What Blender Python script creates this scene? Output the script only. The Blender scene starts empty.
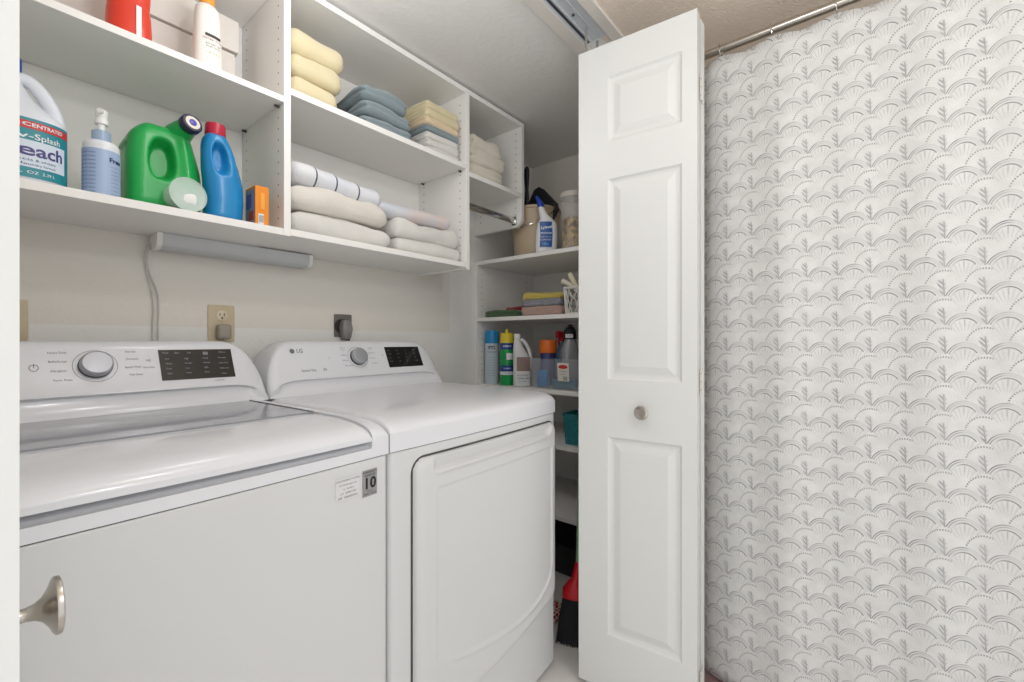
import bpy, math, random
from mathutils import Vector, Matrix, noise
random.seed(7)
S = bpy.context.scene
COL = S.collection
PI = math.pi

# ------------------------------------------------------------------ camera
cd = bpy.data.cameras.new('camera'); cam = bpy.data.objects.new('camera', cd); COL.objects.link(cam)
cd.sensor_width = 36; cd.lens = 36*442/1024; cd.clip_start = 0.02
cam.location = (0, 0, 1.10)
cam.rotation_euler = (PI/2, 0, math.radians(39.16-90))
S.camera = cam
# ------------------------------------------------------------------ world, lights, exposure
w = bpy.data.worlds.new('world'); S.world = w; w.use_nodes = True
w.node_tree.nodes['Background'].inputs[0].default_value = (0.97, 0.985, 1.0, 1)
w.node_tree.nodes['Background'].inputs[1].default_value = 1.15
S.view_settings.view_transform = 'Standard'; S.view_settings.look = 'None'
S.view_settings.gamma = 1; S.view_settings.use_curve_mapping = False
S.view_settings.exposure = 0.12
LAMPS = [((0.46, 0.24, 1.99), 0.04, 5.0), ((0.45, -0.75, 1.86), 0.07, 11.0), ((0.52, 0.97, 1.97), 0.10, 2.9), ((1.95, -0.45, 1.90), 0.06, 3.0)]  # first is the room lamp; the rest are unseen fill added to brighten
for p, r, e in LAMPS:
    ld = bpy.data.lights.new('room_and_fill_bulb', 'POINT'); ld.shadow_soft_size = r; ld.energy = e
    ld.color = (0.985, 0.99, 1.0)
    lo = bpy.data.objects.new('room_and_fill_bulb', ld); lo.location = p; COL.objects.link(lo)

# ------------------------------------------------------------------ materials
def lin(c):
    return tuple(((x/255)/12.92 if x/255 <= .04045 else ((x/255+.055)/1.055)**2.4) for x in c)
class NT:
    def __init__(s, m):
        m.use_nodes = True; s.t = m.node_tree; s.n = s.t.nodes; s.b = s.n['Principled BSDF']
    def new(s, typ, **k):
        n = s.n.new(typ)
        for a, v in k.items(): setattr(n, a, v)
        return n
    def put(s, sock, v):
        if isinstance(v, (int, float)): sock.default_value = v
        elif isinstance(v, tuple): sock.default_value = v if len(v) == len(sock.default_value) else (*v, 1)
        else: s.t.links.new(v, sock)
    def m(s, op, a, b=0.0, c=0.0):
        n = s.new('ShaderNodeMath', operation=op)
        for i, v in enumerate((a, b, c)): s.put(n.inputs[i], v)
        return n.outputs[0]
    def mix(s, f, a, b):
        n = s.new('ShaderNodeMix', data_type='RGBA'); s.put(n.inputs[0], f); s.put(n.inputs[6], a); s.put(n.inputs[7], b)
        return n.outputs[2]
    def coord(s, out='Object'):
        return s.new('ShaderNodeTexCoord').outputs[out]
    def noise(s, scale, detail=2, vec=None, rough=.5):
        n = s.new('ShaderNodeTexNoise'); n.inputs['Scale'].default_value = scale; n.inputs['Detail'].default_value = detail
        n.inputs['Roughness'].default_value = rough
        s.t.links.new(vec or s.coord(), n.inputs['Vector']); return n.outputs[0]
    def bump(s, h, strength, dist=.002):
        n = s.new('ShaderNodeBump'); n.inputs['Strength'].default_value = strength; n.inputs['Distance'].default_value = dist
        s.put(n.inputs['Height'], h); s.t.links.new(n.outputs[0], s.b.inputs['Normal'])
MATS = {}
def mat(name, rgb, rough=.5, metal=0, bump=None, coat=0, alpha=None, trans=0, var=None, ior=1.5, sheen=0, spec=None):
    if name in MATS: return MATS[name]
    m = bpy.data.materials.new(name); t = NT(m); c = lin(rgb)
    t.b.inputs['Base Color'].default_value = (*c, 1); t.b.inputs['Roughness'].default_value = rough
    t.b.inputs['Metallic'].default_value = metal; t.b.inputs['Coat Weight'].default_value = coat
    t.b.inputs['IOR'].default_value = ior; t.b.inputs['Transmission Weight'].default_value = trans
    t.b.inputs['Sheen Weight'].default_value = sheen
    if spec is not None: t.b.inputs['Specular IOR Level'].default_value = spec
    if alpha is not None: t.b.inputs['Alpha'].default_value = alpha
    if var:   # (scale, amount)
        f = t.noise(var[0], 3)
        t.put(t.b.inputs['Base Color'], t.mix(t.m('MULTIPLY', f, 1.0), tuple(x*(1-var[1]) for x in c), tuple(min(1, x*(1+var[1])) for x in c)))
    if bump: t.bump(t.noise(bump[0], 3), bump[1], bump[2] if len(bump) > 2 else .002)
    MATS[name] = m; return m

WALL = (236, 229, 220)
M_wall = mat('wall_paint', WALL, .75, bump=(95, .55, .0025))
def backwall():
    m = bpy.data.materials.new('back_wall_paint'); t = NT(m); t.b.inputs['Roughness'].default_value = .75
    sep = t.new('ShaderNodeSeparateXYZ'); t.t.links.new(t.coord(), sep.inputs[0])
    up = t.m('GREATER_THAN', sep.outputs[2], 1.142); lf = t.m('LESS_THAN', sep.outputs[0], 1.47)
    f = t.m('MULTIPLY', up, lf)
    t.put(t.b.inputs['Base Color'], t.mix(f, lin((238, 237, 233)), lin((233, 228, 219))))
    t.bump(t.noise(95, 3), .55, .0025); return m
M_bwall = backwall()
M_ceil = mat('closet_ceiling_paint', (238, 236, 233), .8, bump=(60, .5, .003))
M_ceil2 = mat('bathroom_ceiling_paint', (234, 221, 207), .85, bump=(130, .9, .004))
M_trim = mat('header_trim_paint', (222, 217, 210), .55)
M_mel = mat('white_melamine', (243, 241, 237), .45, spec=.35)
M_hole = mat('pin_hole_dark', (92, 88, 84), .8)
M_enamel = mat('white_appliance_enamel', (213, 214, 214), .3, coat=.15, spec=.35)
M_plast = mat('white_appliance_plastic', (224, 225, 229), .22, coat=.15, spec=.4)
M_door = mat('white_door_paint', (221, 222, 220), .38, bump=(220, .08, .0008))
M_gask = mat('dark_grey_gasket', (70, 70, 70), .7)
M_chrome = mat('chrome', (205, 205, 205), .12, 1)
M_nickel = mat('brushed_nickel', (186, 180, 172), .26, 1, bump=(300, .05, .0005))
M_black = mat('glossy_black_display', (14, 14, 17), .12, coat=.6)
M_ink = mat('grey_print', (110, 112, 118), .6)
M_wink = mat('pale_display_print', (165, 168, 176), .6)
M_white = mat('white_plastic', (240, 240, 238), .35)

# ------------------------------------------------------------------ mesh helpers
class MB:
    def __init__(s): s.v = []; s.f = []; s.mi = []
    def add(s, vs, fs, mi=0):
        o = len(s.v); s.v += [tuple(p) for p in vs]; s.f += [tuple(i+o for i in f) for f in fs]; s.mi += [mi]*len(fs); return s
    def box(s, a, b, mi=0):
        x0, y0, z0 = a; x1, y1, z1 = b
        return s.add([(x0,y0,z0),(x1,y0,z0),(x1,y1,z0),(x0,y1,z0),(x0,y0,z1),(x1,y0,z1),(x1,y1,z1),(x0,y1,z1)],
              [(0,3,2,1),(4,5,6,7),(0,1,5,4),(1,2,6,5),(2,3,7,6),(3,0,4,7)], mi)
    def rings(s, rs, cap0=True, cap1=True, mi=0):
        n = len(rs[0]); vs = [p for r in rs for p in r]; fs = []
        for k in range(len(rs)-1):
            for i in range(n):
                j = (i+1) % n; fs.append((k*n+i, k*n+j, (k+1)*n+j, (k+1)*n+i))
        if cap0: fs.append(tuple(range(n-1, -1, -1)))
        if cap1: fs.append(tuple((len(rs)-1)*n+i for i in range(n)))
        return s.add(vs, fs, mi)
    def lathe(s, prof, M=None, n=40, cap0=True, cap1=True, mi=0):
        rs = [[Vector((r*math.cos(2*PI*i/n), r*math.sin(2*PI*i/n), z)) for i in range(n)] for r, z in prof]
        if M: rs = [[M @ p for p in r] for r in rs]
        return s.rings(rs, cap0, cap1, mi)
    def loft(s, secs, n=48, mi=0, fn=None, M=None):   # (z, cx, cy, rx, ry, e)
        rs = []
        for z, cx, cy, rx, ry, e in secs:
            r = []
            for i in range(n):
                a = 2*PI*i/n; c, q = math.cos(a), math.sin(a)
                p = Vector((cx+rx*math.copysign(abs(c)**(2/e), c), cy+ry*math.copysign(abs(q)**(2/e), q), z))
                if fn: p = fn(p)
                if M: p = M @ p
                r.append(p)
            rs.append(r)
        return s.rings(rs, mi=mi)
    def tube(s, path, r, n=12, mi=0, flat=1.0, sub=6):
        P = [Vector(p) for p in path]
        if sub and len(P) > 2:
            Q = []
            for i in range(len(P)-1):
                p0 = P[max(i-1, 0)]; p1 = P[i]; p2 = P[i+1]; p3 = P[min(i+2, len(P)-1)]
                for k in range(sub):
                    t = k/sub
                    Q.append(.5*((2*p1)+(-p0+p2)*t+(2*p0-5*p1+4*p2-p3)*t*t+(-p0+3*p1-3*p2+p3)*t**3))
            Q.append(P[-1]); P = Q
        rs = []; up = Vector((0, 0, 1)); prev = None
        for i, p in enumerate(P):
            d = (P[min(i+1, len(P)-1)]-P[max(i-1, 0)]).normalized()
            if prev is None: a = d.cross(up if abs(d.z) < .9 else Vector((1, 0, 0))).normalized()
            else: a = (prev-d*prev.dot(d)).normalized()
            prev = a; b = d.cross(a)
            rr = r(i/(len(P)-1)) if callable(r) else r
            rs.append([p+a*rr*math.cos(2*PI*k/n)+b*rr*flat*math.sin(2*PI*k/n) for k in range(n)])
        return s.rings(rs, mi=mi)
    def grid(s, us, vs, fn, mi=0, flip=False):
        pts = [fn(u, v) for v in vs for u in us]; n = len(us); fs = []
        for j in range(len(vs)-1):
            for i in range(n-1):
                q = (j*n+i, j*n+i+1, (j+1)*n+i+1, (j+1)*n+i); fs.append(q[::-1] if flip else q)
        return s.add(pts, fs, mi)
    def text(s, txt, size, fn, mi=0, align='CENTER', bold=0, wide=1.0):
        vs, fs = glyphs(txt, align, bold)
        return s.add([fn(x*size*wide, y*size) for x, y in vs], fs, mi)
    def rect(s, x0, x1, y0, y1, fn, mi=0, n=1):
        us = [x0+(x1-x0)*i/n for i in range(n+1)]
        return s.grid(us, [y0, y1], lambda u, v: fn(u, v), mi)
    def build(s, name, mats, parent=None, smooth=35, bevel=0, seg=2, loc=None, rot=None):
        me = bpy.data.meshes.new(name); me.from_pydata(s.v, [], s.f)
        if not isinstance(mats, (list, tuple)): mats = [mats]
        for m in mats: me.materials.append(m)
        me.polygons.foreach_set('material_index', s.mi)
        me.validate(); me.update()
        if smooth:
            me.polygons.foreach_set('use_smooth', [True]*len(me.polygons))
            try: me.set_sharp_from_angle(angle=math.radians(smooth))
            except Exception: pass
        o = bpy.data.objects.new(name, me); COL.objects.link(o)
        if parent: o.parent = parent
        if loc: o.location = loc
        if rot: o.rotation_euler = rot
        if bevel:
            b = o.modifiers.new('bevel', 'BEVEL'); b.width = bevel; b.segments = seg; b.limit_method = 'ANGLE'; b.angle_limit = math.radians(40)
            b.harden_normals = False
        return o
_g = {}
def glyphs(txt, align, bold):
    k = (txt, align, bold)
    if k in _g: return _g[k]
    cu = bpy.data.curves.new('lettering', 'FONT'); cu.body = txt; cu.align_x = align; cu.align_y = 'CENTER'; cu.size = 1; cu.offset = bold
    cu.resolution_u = 3
    o = bpy.data.objects.new('lettering', cu); COL.objects.link(o)
    dg = bpy.context.evaluated_depsgraph_get(); me = bpy.data.meshes.new_from_object(o.evaluated_get(dg))
    r = ([(v.co.x, v.co.y) for v in me.vertices], [tuple(p.vertices) for p in me.polygons])
    bpy.data.objects.remove(o); bpy.data.curves.remove(cu); bpy.data.meshes.remove(me)
    _g[k] = r; return r
def rbox(a, b, r, n=(8, 8, 8), fn=None, mb=None, mi=0):
    """subdivided rounded box; fn displaces"""
    mb = mb or MB(); a = Vector(a); b = Vector(b); c = (a+b)/2; h = (b-a)/2
    r = min(r, h.x*.999, h.y*.999, h.z*.999)
    idx = {}; vs = []; fs = []
    def g(k, N, hh):   # denser near the ends
        t = -1+2*k/N; return math.copysign(1-(1-abs(t))**1.25, t)*hh
    def vid(i, j, k):
        key = (i, j, k)
        if key in idx: return idx[key]
        p = Vector((g(i, n[0], h.x), g(j, n[1], h.y), g(k, n[2], h.z)))
        q = Vector([max(-(h[m]-r), min(h[m]-r, p[m])) for m in range(3)])
        d = p-q
        if d.length > 1e-9: p = q+d.normalized()*r
        u = (p.x/h.x, p.y/h.y, p.z/h.z)
        p = p+c
        if fn: p = fn(p, u)
        idx[key] = len(vs); vs.append(p); return idx[key]
    X, Y, Z = n
    for i in range(X):
        for j in range(Y):
            fs.append((vid(i,j,0), vid(i,j+1,0), vid(i+1,j+1,0), vid(i+1,j,0)))
            fs.append((vid(i,j,Z), vid(i+1,j,Z), vid(i+1,j+1,Z), vid(i,j+1,Z)))
    for i in range(X):
        for k in range(Z):
            fs.append((vid(i,0,k), vid(i+1,0,k), vid(i+1,0,k+1), vid(i,0,k+1)))
            fs.append((vid(i,Y,k), vid(i,Y,k+1), vid(i+1,Y,k+1), vid(i+1,Y,k)))
    for j in range(Y):
        for k in range(Z):
            fs.append((vid(0,j,k), vid(0,j,k+1), vid(0,j+1,k+1), vid(0,j+1,k)))
            fs.append((vid(X,j,k), vid(X,j+1,k), vid(X,j+1,k+1), vid(X,j,k+1)))
    return mb.add(vs, fs, mi)
def lerp(t, tab):
    if t <= tab[0][0]: return tab[0][1]
    for (a, x), (b, y) in zip(tab, tab[1:]):
        if t <= b: return x+(y-x)*(t-a)/(b-a)
    return tab[-1][1]
def sm(t): t = max(0, min(1, t)); return t*t*(3-2*t)
def lins(a, b, n): return [a+(b-a)*i/n for i in range(n+1)]
def tag(o, label=None, cat=None, group=None, kind=None):
    if label: o['label'] = label
    if cat: o['category'] = cat
    if group: o['group'] = group
    if kind: o['kind'] = kind
    return o
def thing(name, label, cat, loc=(0, 0, 0), rz=0, group=None):
    o = bpy.data.objects.new(name, None); COL.objects.link(o); o.location = loc; o.rotation_euler = (0, 0, rz); o.empty_display_size = .05
    return tag(o, label, cat, group)
def T(*a): return Matrix.Translation(a if len(a) == 3 else a[0])
def R(ax, deg): return Matrix.Rotation(math.radians(deg), 4, ax)

# ------------------------------------------------------------------ the room
def struct(name, a, b, m, bevel=0):
    return tag(MB().box(a, b).build(name, m, smooth=0, bevel=bevel), kind='structure')
CZ = 2.14
def floormat():
    m = bpy.data.materials.new('pale_marbled_vinyl'); t = NT(m); t.b.inputs['Roughness'].default_value = .35
    a = t.noise(6, 6, rough=.65); b = t.noise(45, 4)
    f = t.m('ADD', t.m('MULTIPLY', a, 1.1), t.m('MULTIPLY', b, .25))
    t.put(t.b.inputs['Base Color'], t.mix(t.m('SUBTRACT', f, .2), lin((222, 219, 215)), lin((248, 246, 243)))); return m
M_floor = floormat()
struct('floor', (-.95, -1.45, -.05), (2.4, 1.75, 0), M_floor)
struct('ceiling', (-.25, .72, CZ), (2.3, 1.75, CZ+.08), M_ceil)
struct('ceiling_front', (-.95, -1.45, CZ), (2.4, .72, CZ+.08), M_ceil2)
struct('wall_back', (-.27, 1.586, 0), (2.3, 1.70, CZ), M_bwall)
struct('wall_right', (2.14, .80, 0), (2.26, 1.586, CZ), M_wall)
struct('wall_left', (-.27, .80, 0), (-.15, 1.586, CZ), M_wall)
struct('wall_front', (1.43, .68, 0), (2.30, .80, CZ), M_wall)
struct('wall_front_left', (-.95, .68, 0), (-.085, .80, CZ), M_wall)
struct('wall_bathroom_right', (2.26, -1.45, 0), (2.38, .68, CZ), M_wall)
struct('wall_bathroom_rear', (1.15, -1.57, 0), (2.38, -1.45, CZ), M_wall)
struct('trim_1', (-.085, .775, CZ-.012), (1.43, .818, CZ), M_trim)
struct('trim_2', (-.085, .655, CZ-.012), (1.43, .69, CZ), M_trim)
struct('trim_3', (1.405, .67, 0), (1.43, .81, CZ), M_door)
struct('trim_4', (-.085, .67, 0), (-.06, .81, CZ), M_door)
# bifold track
tr = thing('door_track', 'metal bifold door track screwed to the ceiling above the folded white door', 'door track', (.65, .73, CZ))
mb = MB()
mb.box((-.71, -.040, -.004), (.71, .045, 0))
mb.box((-.71, .041, -.009), (.71, .045, -.004)); mb.box((-.71, .019, -.009), (.71, .022, -.004))
mb.box((-.71, -.012, -.008), (.71, -.009, -.004)); 
mb.build('rail', mat('track_metal', (206, 210, 216), .4, .25), tr, smooth=0, bevel=.0008)
mb = MB(); mb.box((-.71, .029, -.0045), (.71, .038, -.0035)); mb.build('slot', mat('track_shadow_steel', (80, 82, 88), .5, .6), tr, smooth=0)
for x in (-.4, .1, .56):
    MB().lathe([(.005, -.0075), (.0045, -.004)], T(x, .005, 0), 12).build('screw', M_gask, tr)

# fixtures for the room lamp and the added, unseen fill lamps
for i, (p, r, e) in enumerate(LAMPS):
    l = thing('room_and_fill_light', ['bare bulb ceiling light just outside the closet opening', 'added unseen fill bulb over the middle of the bathroom', 'added unseen fill bulb inside the closet above the washer', 'added unseen fill bulb behind the shower curtain'][i], 'ceiling light', (p[0], p[1], CZ))
    MB().lathe([(.075, -.018), (.085, -.012), (.085, 0)], None, 48).build('base_plate', M_nickel, l)
    MB().lathe([(.020, p[2]-CZ+r+.006), (.024, p[2]-CZ+r+.012), (.024, -.018)], None, 32).build('lamp_socket', M_white, l)

# ------------------------------------------------------------------ wall cabinets
YF, YB, TH = 1.28, 1.584, .019
def holes(mb, x, sgn, y, z0, z1, dz=.032, axis='x', mi=1):
    z = z0
    while z < z1:
        n = 8; r = .0026
        if axis == 'x': vs = [(x+sgn*.0004, y+r*math.cos(2*PI*i/n), z+r*math.sin(2*PI*i/n)) for i in range(n)]
        else: vs = [(y+r*math.cos(2*PI*i/n), x+sgn*.0004, z+r*math.sin(2*PI*i/n)) for i in range(n)]
        mb.add(vs, [tuple(range(n))], mi); z += dz
def panel(name, a, b, parent, hole=(), label=None):
    mb = MB(); mb.box(a, b)
    for h in hole: holes(mb, *h)
    o = mb.build(name, [M_mel, M_hole], parent, smooth=0, bevel=.0008)
    return o
def pegs(parent, pts):
    for x, y, z, sg in pts:
        MB().lathe([(.0035, 0), (.0035, .0125)], T(x, y, z) @ R('Y', 90*sg), 10).build('shelf_peg', M_gask, parent)
XA, XB, XC, XD = -.14, .558, 1.277, 1.643
TOP = 2.129
ca = thing('wall_cabinet', 'open white wall cabinet above the washer holding the detergent bottles', 'shelf unit', (0, 0, 0), group=None)
panel('top_panel', (XA, YF, TOP-TH), (XB-.0005, YB, TOP), ca)
panel('side_panel', (XA, YF, 1.397), (XA+TH, YB, TOP-TH-.0005), ca)
panel('shelf', (XA+TH+.0005, YF, 1.771), (XB-.0005, YB, 1.788), ca)
panel('bottom_panel', (XA+TH+.0005, YF, 1.397), (XB-.0005, YB, 1.416), ca)
panel('back_panel', (XA+TH, YB-.006, 1.4165), (XB-.0005, YB, 1.7705), ca)
panel('back_panel', (XA+TH, YB-.006, 1.7885), (XB-.0005, YB, TOP-TH-.0005), ca)
pegs(ca, [(XB-.013, 1.31, 1.7665, 1), (XB-.013, 1.545, 1.7665, 1)])
cb = thing('wall_cabinet', 'open white wall cabinet above the dryer holding the yellow and blue towels', 'shelf unit')
H2 = [(XB, -1, 1.315, 1.45, 2.1), (XB, -1, 1.545, 1.45, 2.1), (XB+TH, 1, 1.315, 1.45, 2.1)]
panel('side_panel', (XB, YF, 1.397), (XB+TH, YB, TOP), cb, H2)
panel('side_panel', (XC, YF, 1.392), (XC+TH, YB, TOP), cb, [(XC, -1, 1.315, 1.43, 2.1), (XC, -1, 1.545, 1.43, 2.1), (XC+TH, 1, 1.315, 1.43, 2.1), (XC+TH, 1, 1.545, 1.43, 2.1)])
panel('top_panel', (XB+TH+.0005, YF, TOP-TH), (XC-.0005, YB, TOP), cb)
panel('shelf', (XB+TH+.0005, YF, 1.800), (XC-.0005, YB, 1.819), cb)
panel('bottom_panel', (XB+TH+.0005, YF, 1.400), (XC-.0005, YB, 1.419), cb)
panel('back_panel', (XB+TH, YB-.006, 1.4195), (XC-.0005, YB, 1.7995), cb)
panel('back_panel', (XB+TH, YB-.006, 1.8195), (XC-.0005, YB, TOP-TH-.0005), cb)
pegs(cb, [(XC-.013, 1.31, 1.7955, 1), (XC-.013, 1.545, 1.7955, 1)])
cc = thing('wall_cabinet', 'narrow open white wall cabinet at the far end with a hanging rail below', 'shelf unit')
panel('top_panel', (XC+TH+.0005, YF, TOP-TH), (XD-.0005, YB, TOP), cc)
panel('shelf', (XC+TH+.0005, YF, 1.776), (XD-.0005, YB, 1.795), cc)
mb = MB()   # side panel with the front corner cut off
pr = [(YB, 1.641), (1.312, 1.641), (1.292, 1.652), (YF, 1.668), (YF, TOP), (YB, TOP)]
mb.rings([[(XD, y, z) for y, z in pr], [(XD+TH, y, z) for y, z in pr]])
for y in (1.315, 1.545): holes(mb, XD, -1, y, 1.70, 2.1)
mb.build('side_panel', [M_mel, M_hole], cc, smooth=0)
hr = thing('closet_rod', 'short chrome hanging rail between the two cabinet side panels', 'rail')
rs = []
for x in (XC+TH+.002, XD-.002):
    rs.append([(x, 1.322+.007*math.cos(a), 1.672+.015*math.sin(a)) for a in [2*PI*i/20 for i in range(20)]])
MB().rings(rs).build('rod', M_chrome, hr)
for x0, x1 in ((XC+TH+.0005, XC+TH+.004), (XD-.004, XD-.0005)):
    mb = MB(); mb.box((x0, 1.308, 1.652), (x1, 1.336, 1.692)); mb.box((x0-.0, 1.31, 1.652), (x1, 1.334, 1.655))
    mb.build('bracket', M_chrome, hr, smooth=0, bevel=.001)

# under cabinet light with its cord
ul = thing('under_cabinet_light', 'slim white strip light under the cabinet above the washer', 'light', (.322, 1.50, 1.397))
L = .43
def strip(x0, x1, g=0):
    pr = [(.0, -.004), (.004, -.030), (.016, -.040), (.060, -.042), (.076, -.034), (.078, 0), (0, 0)]
    return [[(x, .002+y*(1-g)+.5*g*.078, z*(1-g)-.001) for y, z in pr] for x in (x0, x1)]
MB().rings(strip(.012, L-.012)).build('diffuser', mat('frosted_diffuser', (205, 207, 208), .45), ul, smooth=50)
for a, b in ((0, .0118), (L-.0118, L)): MB().rings(strip(a, b, -.04)).build('end_cap', M_mel, ul, smooth=50)
mb = MB()
pth = [(.330, 1.574, 1.385), (.312, 1.572, 1.35), (.314, 1.577, 1.30), (.326, 1.579, 1.24), (.330, 1.579, 1.19), (.328, 1.579, 1.14), (.328, 1.579, 1.02)]
mb.tube(pth, .0020, 8)
mb.tube([(x+(.012 if i > 2 else .004), y, z) for i, (x, y, z) in enumerate(pth)], .0020, 8)
mb.build('power_cord', mat('grey_white_cord', (206, 204, 199), .5), ul, loc=(-.322, -1.50, -1.397))

# outlets
def slot(mb, x, z, y, w, h, mi): mb.box((x-w/2, y-.0004, z-h/2), (x+w/2, y+.002, z+h/2), mi)
def outlet(x, z, label, plug=True):
    o = thing('electrical_outlet', label, 'outlet', (x, 1.586, z))
    mb = MB(); rbox((-.037, -.006, -.058), (.037, 0, .058), .004, (4, 3, 4), mb=mb)
    mb.build('cover_plate', mat('beige_plate', (206, 190, 160), .45), o)
    for dz in (.024, -.024):
        mb = MB(); mb.lathe([(.0165, 0), (.0165, .003), (.015, .004)], T(0, -.0055, dz) @ R('X', 90), 28)
        slot(mb, -.006, dz+.004, -.0098, .0022, .008, 1); slot(mb, .006, dz+.004, -.0098, .0022, .009, 1)
        mb.lathe([(.0028, 0), (.0028, .0006)], T(0, -.0097, dz-.007) @ R('X', 90), 10, mi=1)
        mb.build('socket', [mat('beige_socket', (222, 208, 182), .4), M_gask], o)
    return o
outlet(.4995, 1.155, 'beige wall outlet with a grey plug in its lower socket above the washer')
pl = thing('power_plug', 'grey plug pushed into the lower socket of the beige outlet', 'plug', (.4995, 1.576, 1.135))
mb = MB(); rbox((-.019, -.028, -.030), (.019, 0, .017), .008, (6, 6, 6), mb=mb); mb.build('plug_body', mat('grey_plug', (158, 150, 138), .5), pl)
MB().tube([(0, -.018, -.02), (0, -.019, -.05), (0, -.005, -.10), (.0, 0, -.2)], .004, 8).build('cord', mat('grey_plug', (158, 150, 138)), pl)
outlet(.053, 1.142, 'beige wall outlet at the far left beside the folded closet door')
do = thing('dryer_outlet', 'dark grey square metal outlet plate on the wall behind the dryer', 'outlet', (.914, 1.586, 1.163))
mb = MB(); rbox((-.040, -.004, -.048), (.034, 0, .040), .003, (3, 3, 3), mb=mb); mb.build('cover_plate', mat('grey_metal_plate', (128, 124, 118), .45, .5), do)
MB().lathe([(.027, 0), (.027, .003)], T(-.012, -.004, -.006) @ R('X', 90), 28).build('socket', mat('dark_brown_socket', (52, 44, 42), .5), do)
dp = thing('dryer_plug', 'chunky grey dryer plug plugged into the metal outlet', 'plug', (.917, 1.5785, 1.146))
rs = []
for z, w_, d in ((-.04, .018, .022), (-.024, .022, .026), (-.002, .027, .030), (.014, .025, .028), (.034, .018, .020)):
    rs.append([(-.004+sx*w_*.8, sy, z) for sx, sy in ((-1, -.001), (-1, -d), (-.4, -d-.006), (.8, -d-.004), (1, -d*.6), (1, -.001))][::-1])
MB().rings(rs).build('plug_body', mat('dark_grey_plug', (132, 132, 130), .4), dp, smooth=30, bevel=.002)
MB().tube([(0, -.02, -.035), (0, -.02, -.07), (.01, -.006, -.12), (.01, -.004, -.3)], .008, 10).build('cord', mat('dark_cord', (70, 68, 66), .5), dp)

# ------------------------------------------------------------------ washer and dryer
W, D, ZS = .684, .712, .857      # width, depth, seam height
def bow(x): return -.008*(1-((x-W/2)/(W/2))**2)
def outline(z, inset=0, r=.014):
    p = []
    x0, x1, y1 = inset, W-inset, D-inset
    for k in range(7):
        a = PI+k/6*PI/2; p.append((x0+r+r*math.cos(a), inset+r+r*math.sin(a), z))
    for k in range(1, 24):
        x = x0+r+(x1-x0-2*r)*k/24; p.append((x, inset+bow(x)-bow(x0+r)*0, z))
    for k in range(7):
        a = 1.5*PI+k/6*PI/2; p.append((x1-r+r*math.cos(a), inset+r+r*math.sin(a), z))
    p.append((x1, y1, z)); p.append((x0, y1, z))
    return p
ZF = [(0, .900), (.001, .9035), (.004, .9085), (.008, .9125), (.012, .9155), (.02, .9193), (.028, .922), (.04, .925), (.055, .9277), (.07, .9295), (.09, .9313), (.13, .933)]
ZSd = [(0, .908), (.002, .919), (.006, .9255), (.012, .930), (.02, .9325), (.028, .933)]
def zcover(x, y, w0=0, w1=W):
    a = .933-lerp(y, ZF); b = .933-lerp(min(x-w0, w1-x), ZSd)
    return max(.900, .933-math.sqrt(a*a+b*b))
def gl(a, b, dense=.03):   # grid lines denser near the ends
    L = [0, .001, .002, .004, .006, .009, .012, .016, .02, .024, .028]
    out = [a+q for q in L]
    n = 16; lo, hi = a+.04, b-.04
    out += [lo+(hi-lo)*i/n for i in range(n+1)]
    out += [b-q for q in reversed(L)]
    return out
def ylines(a, b): return [a+q for q in (0, .001, .0025, .004, .008, .012, .02, .028, .04, .055, .07, .09, .11, .13)]+lins(a+.17, b, 8)
def front_y(x, y): return y+bow(x)*max(0, 1-y/.25)
def solid_from_field(mb, xs, ys, zf, zbot, mi=0):
    """top height field with skirts and a bottom"""
    n, m = len(xs), len(ys)
    mb.grid(xs, ys, lambda x, y: (x, front_y(x, y), zf(x, y)), mi)
    def sk(pts, flip):
        vs = []; 
        for x, y in pts: vs.append((x, front_y(x, y), zf(x, y)))
        for x, y in pts: vs.append((x, front_y(x, y), zbot))
        k = len(pts); fs = [(i, i+1, k+i+1, k+i) for i in range(k-1)]
        mb.add(vs, [f[::-1] if flip else f for f in fs], mi)
    sk([(x, ys[0]) for x in xs], True); sk([(x, ys[-1]) for x in xs], False)
    sk([(xs[0], y) for y in ys], False); sk([(xs[-1], y) for y in ys], True)
    mb.grid(xs, ys, lambda x, y: (x, front_y(x, y), zbot), mi, flip=True)
    return mb

KT = [(0, .06), (.003, .24), (.008, .40), (.016, .56), (.027, .70), (.04, .82), (.055, .91), (.07, .965), (.085, .992), (.10, 1)]
def kc(x): return lerp(min(x, W-x), KT)
def face_pt(x, z, off=.0006):   # on the sloping console face
    y = .552+(z-.98)*(.048/.105)
    n = Vector((0, -.105, .048)).normalized()
    return (x+n.x*off, y+n.y*off, z+n.z*off)
def console(parent):
    prof = [(.540, .932, 0), (.5465, .938, 0), (.5535, .948, 0), (.558, .960, .2), (.561, .972, 1), (.5615, .976, 1), (.554, .9785, 1), (.5515, .981, .6), (.5539, .984, .2),
            (.5671, 1.013, 0), (.5824, 1.0465, 0), (.5979, 1.0805, 0), (.6025, 1.088, 0), (.609, 1.0945, 0), (.618, 1.0985, 0), (.632, 1.100, 0), (.69, 1.098, 0), (.703, 1.092, 0), (.708, 1.08, 0), (.708, .932, 0)]
    xs = sorted(set([0.0]+[q for q, _ in KT]+[.026, .034]+lins(.12, W-.12, 24)+[W-q for q, _ in KT]+[W-.026, W-.034]))
    rs = []
    for x in xs:
        k = kc(x); g = sm((min(x, W-x)-.03)/.01); r = []
        for y, z, st in prof:
            if st: # step under the face fades out at the ends
                y = y*(g)+(1-g)*(.552 if st < 1 else .551)
            zz = .932+(z-.932)*k
            yy = y if y > .62 else .54+(y-.54)*(1 if k > .98 else (.25+.75*k))
            r.append((x, yy, zz))
        rs.append(r)
    return MB().rings(rs).build('console', M_plast, parent, smooth=38)

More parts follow.
